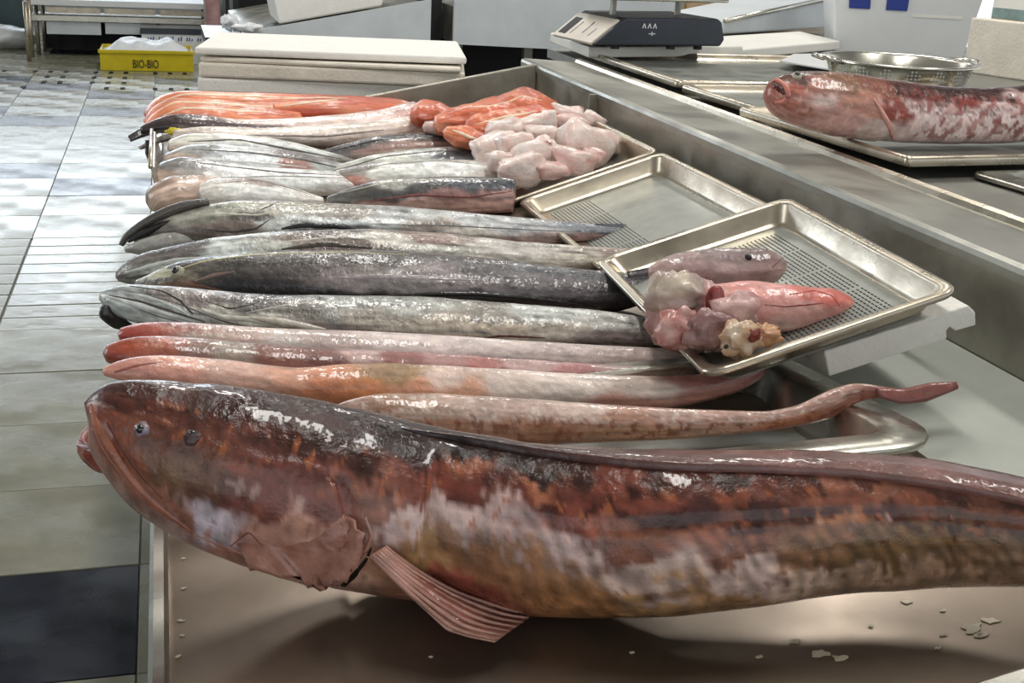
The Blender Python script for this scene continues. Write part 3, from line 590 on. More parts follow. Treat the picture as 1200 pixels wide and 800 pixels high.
hb, bb = hake('light grey hake whose blunt pale snout shows above the gold ringed eye',
    [(138, 318, 330), (144, 309, 334), (165, 297, 336), (200, 289, 334), (250, 279, 328), (300, 273, 324), (360, 269, 320), (440, 268, 318), (520, 273, 320), (600, 282, 322), (680, 288, 320), (740, 291, 314), (790, 292, 306)],
    (2.07, 1.93), [(142, 323, '#76736e'), (165, 315, '#8c8a84'), (185, 300, '#6e6864'), (200, 312, '#b0b2a8'), (210, 295, '#686260'), (240, 300, '#c4c8c4'), (280, 290, '#c2c6c2'), (320, 285, '#b4b4ac'), (345, 280, '#6e625a'), (400, 284, '#62564e'), (432, 286, '#584c44'), (450, 280, '#b2aca2'), (500, 275, '#7a6660'), (520, 290, '#b4b2a8'),
     (600, 290, '#aca6a0'), (600, 302, '#b8b2a6'), (680, 300, '#b0a89c'), (720, 298, '#82726a'), (760, 300, '#5c5054')], seed=5.5)
strip('jaw_line', bb, [(146, 327), (180, 320), (215, 313), (240, 310)], [1, 1.5, 1.5, 1], '#55504c', hb, .3)
grid('tail_fin', [(745, 293, 1.93), (790, 289, 1.92), (838, 287, 1.91)], [(750, 307, 1.915), (785, 301, 1.91), (815, 296, 1.90)], ['#3c3a40', '#22242c'], hb)
ha, ba = hake('grey hake with a gaping dark mouth, rearmost of the hakes with heads',
    [(158, 274, 286), (180, 258, 290), (210, 247, 292), (240, 240, 292), (275, 235, 292), (320, 235, 290), (400, 238, 288), (460, 241, 288), (520, 246, 288), (600, 254, 290), (660, 259, 288), (705, 263, 284), (735, 266, 279)],
    (2.27, 2.13), [(165, 278, '#5c5854'), (190, 262, '#77706a'), (200, 280, '#6e6864'), (230, 250, '#8e8c82'), (240, 270, '#685c56'), (270, 244, '#a0a094'), (270, 262, '#74665e'), (300, 248, '#5c5652'), (290, 275, '#b2aea4'), (330, 243, '#a09c92'), (340, 258, '#b8bab6'), (360, 268, '#45403e'), (400, 268, '#3c3838'), (400, 245, '#8e8880'), (400, 256, '#c0c4c4'),
     (460, 252, '#b4b6b4'), (500, 262, '#8a8078'), (520, 272, '#b4aea4'), (560, 258, '#b0b2b2'), (620, 265, '#9a9c9e'), (640, 280, '#b09c98'), (680, 278, '#8a6e6a'), (690, 266, '#70747a'), (730, 272, '#3c4048')], seed=7.7)
tub('upper_jaw', [(142, 287, 2.252), (148, 277, 2.252), (165, 264, 2.25), (190, 250, 2.25), (215, 241, 2.25), (245, 236, 2.25)], [.005, .007, .008, .009, .009, .006], '#57524e', ha)
tub('lower_jaw', [(147, 292, 2.235), (165, 290, 2.225), (190, 285, 2.22), (215, 281, 2.22), (250, 278, 2.22)], [.005, .014, .018, .018, .012], '#a2a09a', ha)
tub('mouth', [(150, 283, 2.24), (170, 272, 2.238), (190, 263, 2.236), (206, 258, 2.235)], [.003, .007, .006, .002], '#141111', ha)
grid('tail_fin', [(698, 262, 2.135), (730, 262, 2.13), (758, 270, 2.125)], [(700, 285, 2.12), (730, 281, 2.115), (752, 277, 2.11)], ['#565a60', '#24282e'], ha)

# ------------------------------------------------------------------ headless hakes heaped behind
def slabfish(label, st, Y, ctrl, name='headless_hake', cut=None, **kw):
    k = dict(ratio=1.5, n=120, m=44, sx=22, st_=.16, warp=9, amp=.02, material='fish', streak=.7, gain=1.35); k.update(kw)
    return hake(label, st, Y, ctrl, name, **k)
GR = 'headless hakes heaped in the trough'
r4, b_ = slabfish('headless hake with a charcoal back over a pink belly, cut square beside the middle tray',
    [(385, 230, 244), (410, 221, 248), (440, 212, 251), (480, 208, 253), (520, 207, 253), (560, 207, 252), (590, 208, 250), (603, 211, 249)], (2.52, 2.39),
    [(390, 235, '#6c6a66'), (420, 225, '#55524e'), (450, 228, '#4a4846'), (500, 218, '#4c4c4c'), (550, 216, '#42444a'), (590, 214, '#383a40'), (470, 211, '#9a9890'), (440, 242, '#b09088'), (500, 238, '#c4a298'), (560, 240, '#bf9c92'), (598, 235, '#c8a298'), (530, 230, '#8a6a66'), (590, 228, '#9a7a74')], seed=1.1, nose=.05, ratio=1.2)
r3, b_ = slabfish('broad white headless hake behind the charcoal backed one',
    [(365, 210, 226), (400, 198, 228), (440, 190, 230), (500, 186, 230), (545, 187, 228), (572, 190, 224), (582, 194, 220)], (2.72, 2.61),
    [(375, 215, '#8a6a62'), (410, 212, '#a87a70'), (420, 198, '#807a74'), (450, 200, '#d0d0c8'), (500, 196, '#d8d8d2'), (540, 200, '#d4d4d0'), (575, 205, '#cfc8c0'), (480, 189, '#c0c0b8'), (430, 220, '#b08c80')], seed=1.9, nose=.1)
r2, b_ = slabfish('silver headless hake with a dark blotch at its cut end, third from the middle tray',
    [(370, 204, 212), (400, 192, 214), (440, 181, 214), (490, 174, 212), (530, 172, 210), (560, 176, 206), (577, 182, 200)], (2.86, 2.79),
    [(380, 206, '#777470'), (420, 190, '#b0b0a6'), (460, 182, '#c0c0b6'), (500, 178, '#b4b6b2'), (530, 182, '#55565a'), (565, 186, '#45464c'), (560, 196, '#c8c8c4'), (480, 196, '#d4d4ce')], seed=2.9, nose=.1)
r1, b_ = slabfish('headless hake with a thin dark back and pinkish belly below the white fillets',
    [(365, 180, 190), (400, 170, 192), (440, 160, 192), (490, 155, 190), (530, 156, 188), (548, 163, 186), (558, 174, 184)], (3.02, 2.99),
    [(380, 182, '#6a6664'), (420, 167, '#4c4a4a'), (460, 159, '#3e3c3e'), (500, 157, '#55504e'), (540, 162, '#404248'), (450, 172, '#9c8078'), (500, 172, '#a88a80'), (540, 176, '#8c7a76'), (470, 182, '#b8b4aa')], seed=3.9, nose=.1)
l1, b_ = slabfish('slender silver hake tail, rearmost of those curving in from the left rim',
    [(200, 164, 182), (218, 157, 184), (260, 156, 186), (310, 160, 190), (350, 168, 194), (385, 178, 194), (418, 186, 191)], (3.02, 2.98),
    [(210, 170, '#c0b4a8'), (240, 160, '#c8c6bc'), (280, 160, '#d0d0ca'), (320, 170, '#c8cac8'), (360, 178, '#cfd2d0'), (400, 186, '#8e8a84'), (300, 178, '#7c7874'), (250, 172, '#c4c6c4')], seed=4.9)
l2, b_ = slabfish('silver hake tail with grey streaks, next to the slender rear one at the left rim',
    [(196, 180, 206), (220, 170, 208), (260, 169, 210), (310, 173, 211), (350, 178, 212), (390, 188, 210), (432, 198, 206)], (2.90, 2.86),
    [(205, 188, '#b8a496'), (235, 174, '#8e8e8c'), (270, 180, '#c4c8ca'), (310, 186, '#ccd0d0'), (340, 190, '#a88078'), (360, 182, '#7e7a78'), (390, 196, '#b8bcba'), (250, 190, '#d0d2d0'), (420, 202, '#74706c')], seed=5.9)
l3, b_ = slabfish('broad white hake half with a grey notch at its left end',
    [(190, 190, 228), (212, 183, 232), (250, 188, 234), (300, 195, 234), (350, 198, 234), (400, 201, 233), (450, 207, 230), (490, 214, 226)], (2.76, 2.66),
    [(195, 205, '#b09a8c'), (215, 190, '#7e7a78'), (230, 200, '#a8a4a0'), (260, 205, '#d2d2d0'), (300, 205, '#d8d8d6'), (360, 208, '#d4d6d4'), (400, 212, '#c8c4c0'), (440, 215, '#a87c74'), (480, 220, '#a07870'), (260, 222, '#cfcfcb')], seed=6.9)
l4, b_ = slabfish('pointed white hake tail beside the gaping hake mouth',
    [(236, 216, 242), (250, 209, 245), (290, 208, 246), (320, 213, 245), (350, 222, 244), (378, 231, 240)], (2.60, 2.60),
    [(245, 220, '#cfc8c0'), (280, 218, '#d4d4d0'), (320, 222, '#d8d8d4'), (360, 230, '#d0ccc4'), (300, 209, '#8a7a72')], seed=7.9)
l5, b_ = slabfish('beige skin flap of a hake drooping over the left rim', 
    [(180, 232, 254), (186, 215, 252), (205, 206, 248), (230, 204, 246), (252, 206, 242), (262, 212, 236)], (2.62, 2.66),
    [(190, 235, '#b49c8c'), (215, 215, '#b8a294'), (240, 215, '#c0a898'), (205, 205, '#8a7468')], seed=8.9, name='hake_flap', material='flesh')
w2, b_ = slabfish('white fillet with a pointed end standing up beside the salmon',
    [(205, 152, 172), (240, 148, 174), (300, 150, 174), (360, 148, 174), (420, 142, 170), (455, 140, 166), (485, 135, 160), (500, 138, 156)], (3.16, 3.20),
    [(220, 160, '#b8aca2'), (280, 156, '#c8bcb2'), (340, 154, '#d4c8be'), (400, 150, '#d2c4ba'), (450, 148, '#d6c8be'), (490, 145, '#d0b8ae'), (300, 166, '#6e6864')], name='white_fillet', seed=9.9, material='flesh')
w1, b_ = slabfish('pinkish white fish with a dark tail drooping over the left rim before the salmon',
    [(166, 148, 158), (185, 139, 156), (205, 133, 156), (230, 134, 160), (280, 140, 165), (330, 139, 166), (400, 134, 164), (450, 128, 158), (475, 121, 154), (490, 118, 146)], (3.28, 3.32),
    [(170, 152, '#2c2626'), (200, 140, '#3a3030'), (230, 142, '#4a3c3c'), (235, 155, '#8a7c74'), (270, 148, '#55464a'), (330, 154, '#4a3a3c'), (300, 140, '#cbb8b0'), (360, 142, '#d0bcb4'), (400, 150, '#ccb8b0'), (440, 140, '#cdb6b0'), (480, 128, '#c4a49e'), (370, 158, '#7c6866')], name='dark_tailed_fish', seed=10.9)
grid('tail_fin', [(172, 148, 3.28), (162, 152, 3.27), (150, 159, 3.26)], [(176, 157, 3.27), (166, 160, 3.26), (153, 165, 3.25)], ['#3a3030', '#221c1c'], w1, th=.004)
grid('tail_fin', [(215, 152, 3.22), (190, 158, 3.21), (162, 172, 3.20)], [(220, 160, 3.21), (195, 164, 3.20), (165, 174, 3.19)], ['#8a8076', '#3a302c'], w1, th=.004)
grid('tail_fin', [(170, 164, 3.18), (170, 178, 3.175), (174, 190, 3.17)], [(182, 164, 3.17), (181, 178, 3.165), (178, 190, 3.16)], ['#2a2220', '#1a1615'], w1, th=.004)

# cut edges, seams, dark fin wedges and a painted gleam that lie along the bodies
def seam(t, pts, w, c, name='seam', rise=.3): strip(name, t[1], pts, [w*.3, w, w, w*.3], c, t[0], rise, 'fish', 30)
D_f, C_f, B_f, A_f = (hd, bd), (hc, bc), (hb, bb), (ha, ba)
strip('jaw_band', bd, [(126, 347), (160, 357), (200, 370), (238, 380)], [2.5, 5, 4, 1.5], '#d2d6d2', hd, .25, 'fish')
strip('jaw_band', bd, [(138, 341), (175, 348), (208, 361), (222, 371)], [2, 3.5, 3, 1], '#bcc0bc', hd, .25, 'fish')
strip('gill_band', bd, [(236, 362), (262, 372), (296, 374), (330, 384)], [2, 5, 5, 2], '#c8c6ba', hd, .25, 'fish')
strip('gill_band', bc, [(228, 330), (250, 322), (275, 318)], [2, 4, 1.5], '#8a7268', hc, .25, 'fish')
strip('pale_flank', bc, [(390, 326), (440, 324), (500, 326), (560, 328)], [2, 8, 8, 2], '#988e8e', hc, .12, 'fish')
strip('snout_band', bb, [(146, 320), (175, 312), (205, 305), (235, 302)], [2, 4, 5, 2], '#c4c8c2', hb, .25, 'fish')
strip('gill_band', ba, [(255, 283), (290, 279), (322, 272)], [3, 6, 3], '#c6c8c0', ha, .25, 'fish')
seam(D_f, [(140, 340), (200, 352), (260, 376), (300, 385)], 1.3, '#5c5654')
seam(D_f, [(155, 360), (190, 372), (230, 382)], 1.2, '#76726e')
seam(D_f, [(240, 352), (270, 362), (296, 356), (310, 350)], 2, '#3c3632')
seam(D_f, [(540, 400), (590, 393), (640, 396)], 2.2, '#5a2c28', 'cut_slit')
seam(D_f, [(290, 366), (330, 358), (380, 352), (430, 351)], 1.5, '#c4c0b4', 'pale_edge')
seam(C_f, [(180, 326), (240, 305), (300, 298), (400, 295), (480, 298)], 1.4, '#d8cc98', 'gold_gleam', .5)  # gleam of the back light along the upper edge, put into the colour
seam(C_f, [(215, 332), (240, 336), (280, 345)], 1.5, '#8a5a48')
seam(C_f, [(400, 352), (480, 346), (560, 344), (640, 352), (700, 360)], 3.5, '#1c181a', 'dark_fold', .4)
seam(B_f, [(290, 292), (340, 282), (400, 277), (440, 281)], 1.2, '#e0ddd0', 'pale_edge')
seam(B_f, [(330, 292), (380, 285), (436, 290)], 5, '#4a4038', 'pectoral_fin', .4)
seam(B_f, [(440, 276), (500, 274), (560, 282), (620, 290)], 1.2, '#d8d4c4', 'pale_edge')
seam(A_f, [(330, 268), (360, 263), (400, 265), (428, 271)], 4.5, '#2c2a2c', 'pectoral_fin', .4)
seam(A_f, [(225, 252), (260, 250), (300, 252), (325, 248)], 1.5, '#d8d4c0', 'pale_edge', .5)
seam(A_f, [(240, 240), (290, 238), (340, 240), (420, 243)], 1.2, '#d8d0b0', 'pale_edge', .5)
seam(A_f, [(235, 268), (270, 272), (300, 268), (318, 256)], 1.8, '#4a403c')
seam(A_f, [(305, 246), (318, 240), (326, 236)], 2.5, '#2c2826')
seam(A_f, [(430, 262), (520, 264), (600, 268), (680, 272)], 1.3, '#6a6664')
for t, top, w, c in ((r4, [(400, 226), (450, 214), (520, 209), (590, 210)], 1.2, '#d0ccc0'), (r4, [(430, 236), (490, 228), (550, 231), (600, 224)], 1.4, '#8a5450'), (r3, [(400, 206), (450, 192), (520, 188), (570, 194)], 1.2, '#8e8a82'),
                     (r2, [(400, 198), (450, 183), (520, 176), (570, 184)], 1.3, '#5c5a58'), (r1, [(385, 178), (440, 164), (500, 158), (545, 167)], 2, '#38363a'), (l1, [(220, 166), (280, 163), (340, 175), (400, 186)], 1.4, '#5c5854'),
                     (l1, [(225, 161), (280, 158), (330, 166), (380, 178)], 1.0, '#e8e6dc'), (l2, [(225, 175), (290, 178), (350, 186), (410, 199)], 1.6, '#5e5a58'), (l2, [(230, 186), (300, 190), (360, 196)], 1.0, '#e4e4de'), (l3, [(215, 188), (260, 194), (330, 202), (420, 206)], 1.6, '#6a6662'),
                     (l3, [(260, 208), (330, 206), (400, 208), (460, 213)], 1.0, '#a09c96'), (l4, [(250, 215), (300, 211), (340, 220), (370, 230)], 1.2, '#8a8078'), (w1, [(240, 150), (290, 153), (330, 156), (376, 157)], 2.5, '#43383a'), (w2, [(230, 164), (300, 158), (380, 160), (450, 152)], 1.2, '#8a7c74')):
    b_ = [c_ for c_ in t.children if c_.name.split('.')[0] == 'body'][0]
    seam((t, b_), top, w*1.7, c)

# steel bin rim that stands under the tails at the left edge
bn = thing('steel_pan', at_z(200, 225, .76), 'narrow steel pan corner under the fish tails at the left rim', 'pan')
q0, q1 = at_y(181, 224, 2.70), at_y(181, 168, 3.15)
MB().hexa([(-.030, 2.70, .745), (-.012, 2.70, .745), (-.012, 3.15, .745), (-.030, 3.15, .745), (-.042, 2.70, .83), (-.034, 2.70, .83), (-.034, 3.15, .83), (-.042, 3.15, .83)]).build('side', M['steel_bright'], bn)
MB().tube([(-.042, 2.69, .832), (-.042, 3.16, .832)], .005).build('rim', M['steel_tan'], bn, smooth=True)
yb = thing('yellow_scrap', at_y(203, 152, 3.2), 'small yellow scrap tucked under the drooping dark fish tail', 'scrap')
p = at_y(206, 154, 3.17); ball('scrap', p, .014, 'yellow', yb, (1.6, 1, .7), .4, 3)
yb.location = tuple(p); yb.children[0].matrix_parent_inverse = Matrix.Translation(-Vector(p))

# ------------------------------------------------------------------ salmon
def salmon(label, st, Y, seed, pale=.3, **kw):
    st = [tuple(s) for s in st]
    ctrl = []
    rs = random.Random(seed)
    for s in st:
        for f in (.1, .5, .9):
            ctrl.append((s[0], s[1]+(s[2]-s[1])*f, rs.choice(['#cf6848', '#d67854', '#c96044', '#da8866'] if rs.random() > pale else ['#e88e64', '#e48058'])))
    k = dict(ratio=1.6, n=70, m=24, material='salmon', sx=26, st_=.16, warp=5, amp=.03, seed=seed, gain=1.0, streak=.4); k.update(kw)
    return hake(label, st, Y, ctrl, 'salmon_fillet', **k)
def fat(t, pts, w=1.6):
    strip('fat_line', t[1], pts, [w*.6, w*1.4, w*1.4, w*.6], '#f8e0c0', t[0], .45, 'salmon')
f = salmon('far orange salmon fillet, rearmost of the row along the back of the heap', [(176, 130, 150), (186, 114, 142), (208, 106, 136), (260, 108, 138), (320, 109, 138), (380, 111, 138), (430, 113, 138), (470, 116, 138), (482, 120, 134)], (3.46, 3.46), 11.3, .15)
fat(f, [(190, 118), (215, 110), (280, 112), (360, 115)]); fat(f, [(330, 116), (380, 114), (430, 117)], 1)
f = salmon('orange salmon fillet with pale edges drooping at the left, second from the back', [(175, 138, 156), (185, 123, 148), (203, 114, 143), (235, 115, 144), (290, 119, 148), (340, 121, 150), (385, 122, 146)], (3.42, 3.42), 12.3, .35)
fat(f, [(184, 130), (205, 119), (250, 121), (320, 125)]); fat(f, [(210, 126), (260, 127), (320, 130)], 1.2)
f = salmon('pink edged salmon fillet lying against the dark tailed fish', [(174, 146, 162), (183, 133, 156), (200, 122, 152), (230, 122, 150), (280, 126, 152), (330, 128, 152), (352, 130, 146)], (3.375, 3.375), 13.3, .5)
fat(f, [(190, 136), (215, 126), (260, 128), (310, 131)])
f = salmon('bright orange salmon fillet tapering to the left above the pinkish white fish', [(320, 122, 134), (360, 117, 140), (420, 115, 144), (455, 116, 146), (478, 119, 144), (486, 124, 138)], (3.40, 3.41), 14.3, .05)
fat(f, [(330, 124), (370, 119), (395, 117)], 1.8)
f = salmon('large peaked salmon piece at the back of the heap in the far tray', [(512, 136, 158), (535, 126, 162), (560, 119, 164), (585, 114, 164), (606, 107, 162), (620, 103, 158), (634, 108, 152), (652, 120, 142)], (2.95, 2.92), 15.3, .12, ratio=1.8, amp=.09, freq=15, n=110, m=40)
fat(f, [(545, 126), (575, 124), (600, 118)], 1); fat(f, [(590, 122), (612, 112), (636, 118)], 1)
f = salmon('folded salmon roll in front of the large peaked piece', [(548, 142, 164), (558, 134, 170), (580, 131, 170), (606, 127, 168), (630, 123, 164), (646, 127, 158), (656, 134, 148)], (2.84, 2.82), 16.3, .15, ratio=1.5, amp=.09, freq=15, n=110, m=40)
fat(f, [(556, 146), (590, 137), (630, 130)], 1.4); fat(f, [(560, 158), (600, 150), (640, 140)], 1)
f = salmon('striped salmon strip beside the charcoal fish tail and pale chunks', [(522, 148, 162), (536, 146, 172), (554, 150, 176), (568, 156, 172)], (2.80, 2.78), 17.3, .35, ratio=1.5, amp=.08, freq=15, n=90, m=40)
fat(f, [(530, 152), (545, 158), (562, 164)], 1.6)
f = salmon('deep red salmon end beside the upright white fillet tip', [(486, 122, 146), (496, 117, 150), (512, 119, 148), (526, 126, 144)], (3.18, 3.14), 18.3, 0, ratio=1.8, amp=.08, freq=15, n=90, m=40)
hake('short grey and pink fish end between the white fillet and the salmon', [(498, 142, 156), (520, 140, 160), (540, 146, 162), (552, 152, 160)], (3.0, 2.98), [(505, 148, '#c4a8a0'), (525, 150, '#5c4444'), (540, 155, '#c8aca4')], 'fish_end', n=40, m=20, material='flesh', seed=.4)

# ------------------------------------------------------------------ pale chunks of fish in the far tray
def chunk(px, py, w, h, Y, seed, rot, label, tint=0):
    c = at_y(px, py, Y); k = depth(c)/F
    r_ = thing('fish_chunk', c, label, 'fish piece', 'pale fish chunks in the far tray'); rs = random.Random(seed)
    rx, rz_ = w*k/2, h*k/2*.95; ry = max(rx*.6, .022)
    vs = []; nu, nv = 12, 20; pal = [('#f2e4dc', '#e2c4ba'), ('#ecd2ca', '#dcaaa2')][tint]; c0, c1 = (np.array(lin(hx(x))) for x in pal); cc = []
    R = Matrix.Rotation(math.radians(rot), 3, 'Y') @ Matrix.Rotation(rs.uniform(-.4, .4), 3, 'Z')
    for i in range(nu+1):
        for j in range(nv):
            th, ph = math.pi*(i+.0001)/(nu+.0002), 2*math.pi*j/nv
            d = [math.sin(th)*math.cos(ph), math.sin(th)*math.sin(ph), math.cos(th)]; d = [math.copysign(abs(x)**.5, x) for x in d]
            n_ = mnoise.noise((d[0]*1.3+seed, d[1]*1.3, d[2]*1.3+seed)); kk = 1+.30*n_+.14*mnoise.noise((d[0]*3+seed, d[1]*3, d[2]*3))-.10*max(0, mnoise.noise((d[0]*1.1+9*seed, d[2]*2.2, seed)))
            p = R @ Vector((d[0]*rx*kk, d[1]*ry*kk, d[2]*rz_*kk)); vs.append(c+np.array(p))
            f = np.clip(.4+1.4*mnoise.noise((d[0]*1.8+seed*2, d[1]*1.8, d[2]*2.6)), 0, 1); q = c0+(c1-c0)*f
            if mnoise.noise((d[0]*2.2+seed*3, d[1]*2, d[2]*2)) > .62: q = np.array(lin(hx('#9a4a48')))
            cc.append(q)
    fs = [(i*nv+j, i*nv+(j+1) % nv, (i+1)*nv+(j+1) % nv, (i+1)*nv+j) for i in range(nu) for j in range(nv)]
    MB().add(vs, fs).build('flesh', M['flesh'], r_, smooth=True, col=np.array(cc))
CH = [(664, 138, 34, 22, 2.88, 10, 'white fish chunk at the top of the heap, against the steel wall', 0), (668, 148, 40, 22, 2.80, 5, 'pink sloping fish chunk just below the topmost one', 1), (695, 143, 24, 16, 2.84, 25, 'small pale chunk resting over the right tray rim', 0),
      (628, 145, 40, 20, 2.78, -15, 'long pale chunk right under the folded salmon roll', 0), (592, 154, 38, 22, 2.74, -12, 'smooth pale chunk left of the heap by the salmon strip', 0), (634, 161, 40, 22, 2.66, 0, 'glossy white chunk in the middle of the heap', 0),
      (604, 174, 36, 28, 2.60, -10, 'lilac white chunk with a shiny face', 0), (577, 173, 46, 24, 2.66, -18, 'long chunk touching the charcoal hake end', 0), (688, 168, 56, 36, 2.60, 22, 'largest pink white chunk, arched at the right of the heap', 0),
      (716, 167, 36, 16, 2.64, 28, 'thin white strip of fish at the far right of the heap', 0), (586, 190, 24, 20, 2.56, 0, 'small round chunk at the left front by the hake end', 0), (628, 184, 48, 30, 2.55, -22, 'square cut chunk with a flat face at the front', 0),
      (612, 200, 46, 30, 2.49, -20, 'front chunk with a dark red spot', 0), (660, 184, 26, 22, 2.56, 10, 'pinkish chunk tucked under the arched one', 1), (672, 190, 42, 24, 2.50, 8, 'rounded pink chunk at the front right of the heap', 1), (646, 200, 34, 16, 2.475, -6, 'flat pink chunk lying at the front edge of the tray', 1), (693, 184, 22, 18, 2.55, 20, 'narrow pink chunk under the right end of the arched one', 1)]
for i, (x, y, w, h, Y, rot, lab, ti) in enumerate(CH): chunk(x, y, w*1.2, h*1.32, Y, i*3.7+1, rot, lab, ti)

# ------------------------------------------------------------------ fish heads on the front tray
h1 = root('fish_offcut', at_y(850, 325, 1.55), 'slim greyish fish head with a shiny back, pointing right on the tilted tray', 'fish piece')
hb1 = body('head', [(762, 312, 326), (775, 303, 334), (795, 296, 338), (830, 291, 340), (870, 290, 340), (895, 291, 336), (910, 295, 328), (919, 302, 316)], (1.47, 1.47), [(775, 318, '#b89c94'), (800, 312, '#a88e8a'), (840, 300, '#8e7c7a'), (850, 318, '#b09a96'), (890, 318, '#ae928c'), (875, 297, '#7c6a68'), (905, 305, '#8e7470'), (900, 318, '#bfa29a')],
     h1, ratio=1.0, n=70, m=28, sx=24, st_=.3, warp=6, seed=.7, amp=.03, clamp=False)
eye(hb1, 877, 301, 4.5, h1, ring='mouth')
strip('mouth', hb1, [(905, 313), (912, 306), (917, 302)], [1, 1.6, .8], '#7a564e', h1, .4)
h2 = root('fish_belly_piece', at_y(900, 380, 1.38), 'pink rounded fish belly piece with red streaks lying right of the cut head', 'fish piece')
hb2 = body('flesh', [(812, 350, 392), (830, 334, 396), (870, 328, 394), (910, 331, 392), (950, 336, 388), (970, 337, 388), (984, 341, 384), (994, 345, 378)], (1.36, 1.36), [(830, 350, '#e0a8a0'), (860, 340, '#d8948c'), (900, 345, '#dea09a'), (940, 342, '#cf7a70'), (970, 350, '#d07468'), (985, 362, '#d89a90'), (930, 362, '#dfa8a0'), (880, 365, '#d4958c'), (900, 382, '#e4bab2'), (950, 378, '#dca49c'), (850, 385, '#d8aaa2')],
     h2, ratio=.95, n=80, m=30, sx=22, st_=.2, warp=7, seed=2.1, amp=.03, material='flesh', clamp=False)
strip('groove', hb2, [(896, 357), (920, 359), (945, 357), (965, 355)], [.8, 1.6, 1.6, .6], '#8a3830', h2, .35)
strip('groove', hb2, [(925, 345), (955, 340), (975, 346), (984, 358)], [.8, 1.8, 1.8, .8], '#b84838', h2, .4)
h3 = root('fish_offcut', at_y(815, 390, 1.36), 'raw cut fish head with wrinkled membrane and red cavity on the tilted tray', 'fish piece')
c = at_y(808, 366, 1.375); k = depth(c)/F
ball('head', c, 56*k, 'flesh', h3, (1.0, .62, .78), .34, 4.2, ('#c4a09a', '#8a5c58'), 22)
c2 = at_y(790, 345, 1.35); ball('membrane', c2, 34*k, 'flesh', h3, (1.0, .55, .72), .4, 9.1, ('#d8cab4', '#b09a92'), 18)
c3 = at_y(838, 352, 1.325); ball('cavity', c3, 15*k, 'flesh', h3, (.75, .5, 1.15), .2, 2.2, ('#6e2420', '#a04a42'))
c4_ = at_y(862, 362, 1.315); ball('gill_plate', c4_, 32*k, 'flesh', h3, (.95, .4, .6), .35, 5.2, ('#d8b4ae', '#b88a84'), 16)
c5 = at_y(795, 385, 1.315); ball('cheek', c5, 30*k, 'flesh', h3, (1.0, .45, .75), .4, 7.3, ('#b06a62', '#d0a69e'), 16)
c6 = at_y(835, 388, 1.30); ball('jaw_muscle', c6, 28*k, 'flesh', h3, (1.2, .5, .8), .35, 8.8, ('#8e6a68', '#b48e8a'), 16)
h4 = root('fish_scrap', at_y(880, 400, 1.27), 'pale orange cartilage scrap at the front edge of the tilted tray', 'fish piece')
c7 = at_y(868, 397, 1.262); k = depth(c7)/F
ball('cartilage', c7, 24*k, 'flesh', h4, (1.0, .6, .9), .5, 1.7, ('#dcc8b0', '#c09a78'), 18)
c8 = at_y(896, 393, 1.27); ball('cartilage', c8, 20*k, 'flesh', h4, (1.1, .5, .7), .6, 3.3, ('#cfa078', '#b07a58'), 16)
c9 = at_y(884, 393, 1.246); ball('red_pit', c9, 8*k, 'flesh', h4, (1, .5, 1), .3, 1, ('#7a2a1c', '#8a3a28'))
c9 = at_y(851, 406, 1.243); ball('vessel', c9, 3*k, 'mouth', h4, (1, .5, 1))

# polystyrene slab under the tray
fs_ = thing('foam_slab', at_y(1060, 420, 1.21), 'white polystyrene slab with a notched end propping the tilted steel tray', 'foam slab')
n3u = n3 if n3[2] > 0 else -n3
def on_plane(px, py, o, n):
    d = ray(px, py); return CAM+d*((np.dot(o-CAM, n))/np.dot(d, n))
pt0 = on_plane(966, 412, o3-n3u*.036, n3u); pt1 = on_plane(1140, 356, o3-n3u*.036, n3u)
d3 = pt1-pt0; Ls = np.linalg.norm(d3); d3 /= Ls; nn = n3u; th_ = .034; bl = pt0-nn*th_
prof = [(0, 0), (Ls*.80, 0), (Ls*.805, .010), (Ls*.83, .014), (Ls*.865, .006), (Ls*1.0, .005), (Ls*1.01, .022), (Ls*.97, th_), (0, th_)]
mb = MB(); A = [bl+d3*a+nn*b for a, b in prof]; B_ = [p+v3*.34 for p in A]; n_ = len(A)
mb.add(A+B_, [tuple(range(n_))[::-1], tuple(range(n_, 2*n_))]+[(i, (i+1) % n_, n_+(i+1) % n_, n_+i) for i in range(n_)])
mb.build('slab', M['foam'], fs_, bevel=.002)

# ------------------------------------------------------------------ foam lids stacked behind the trough
def lid(label, f0, f1, b0, b1, Y, dy, m):
    """front face corners in the picture: f0/f1 top left and right, b0/b1 bottom left and right"""
    p0 = at_y(*f0, Y); p1 = at_z(*f1, p0[2]); hgt = p0[2]-at_y(*b0, Y)[2]
    ax = p1-p0; L_ = np.linalg.norm(ax); ax /= L_; ay = np.array([-ax[1], ax[0], 0])
    t = thing('foam_lid', p0-np.array([0, 0, hgt]), label, 'foam lid', 'white foam lids stacked behind the trough')
    MB().slab([p0, p0+ax*L_, p0+ax*L_+ay*dy, p0+ay*dy], (0, 0, -hgt)).build('lid', M[m], t, bevel=.007)
    return p0, ax, ay, hgt, L_
P0 = lid('thick white polystyrene lid, topmost of the stack behind the trough', (228, 55), (547, 67), (228, 64), (547, 79), 3.86, .52, 'foam')
lid('yellowed thin polystyrene lid directly under the topmost', (234, 66), (540, 80), (234, 72), (540, 84), 3.87, .40, 'foam_dirty')
lid('dirty white polystyrene lid in the middle of the stack', (232, 73), (545, 86), (232, 90), (545, 100), 3.86, .42, 'foam_dirty')
PB = lid('white polystyrene lid at the bottom of the stack', (231, 91), (540, 102), (231, 108), (540, 118), 3.86, .42, 'foam')
zb = PB[0][2]-PB[3]
st_ = thing('low_stand', (.5, 4.05, 0), 'grey steel stand under the white foam lids behind the trough', 'stand')
MB().box(.10, .86, 3.80, 4.26, zb-.035, zb-.004).build('stand_top', M['steel'], st_)
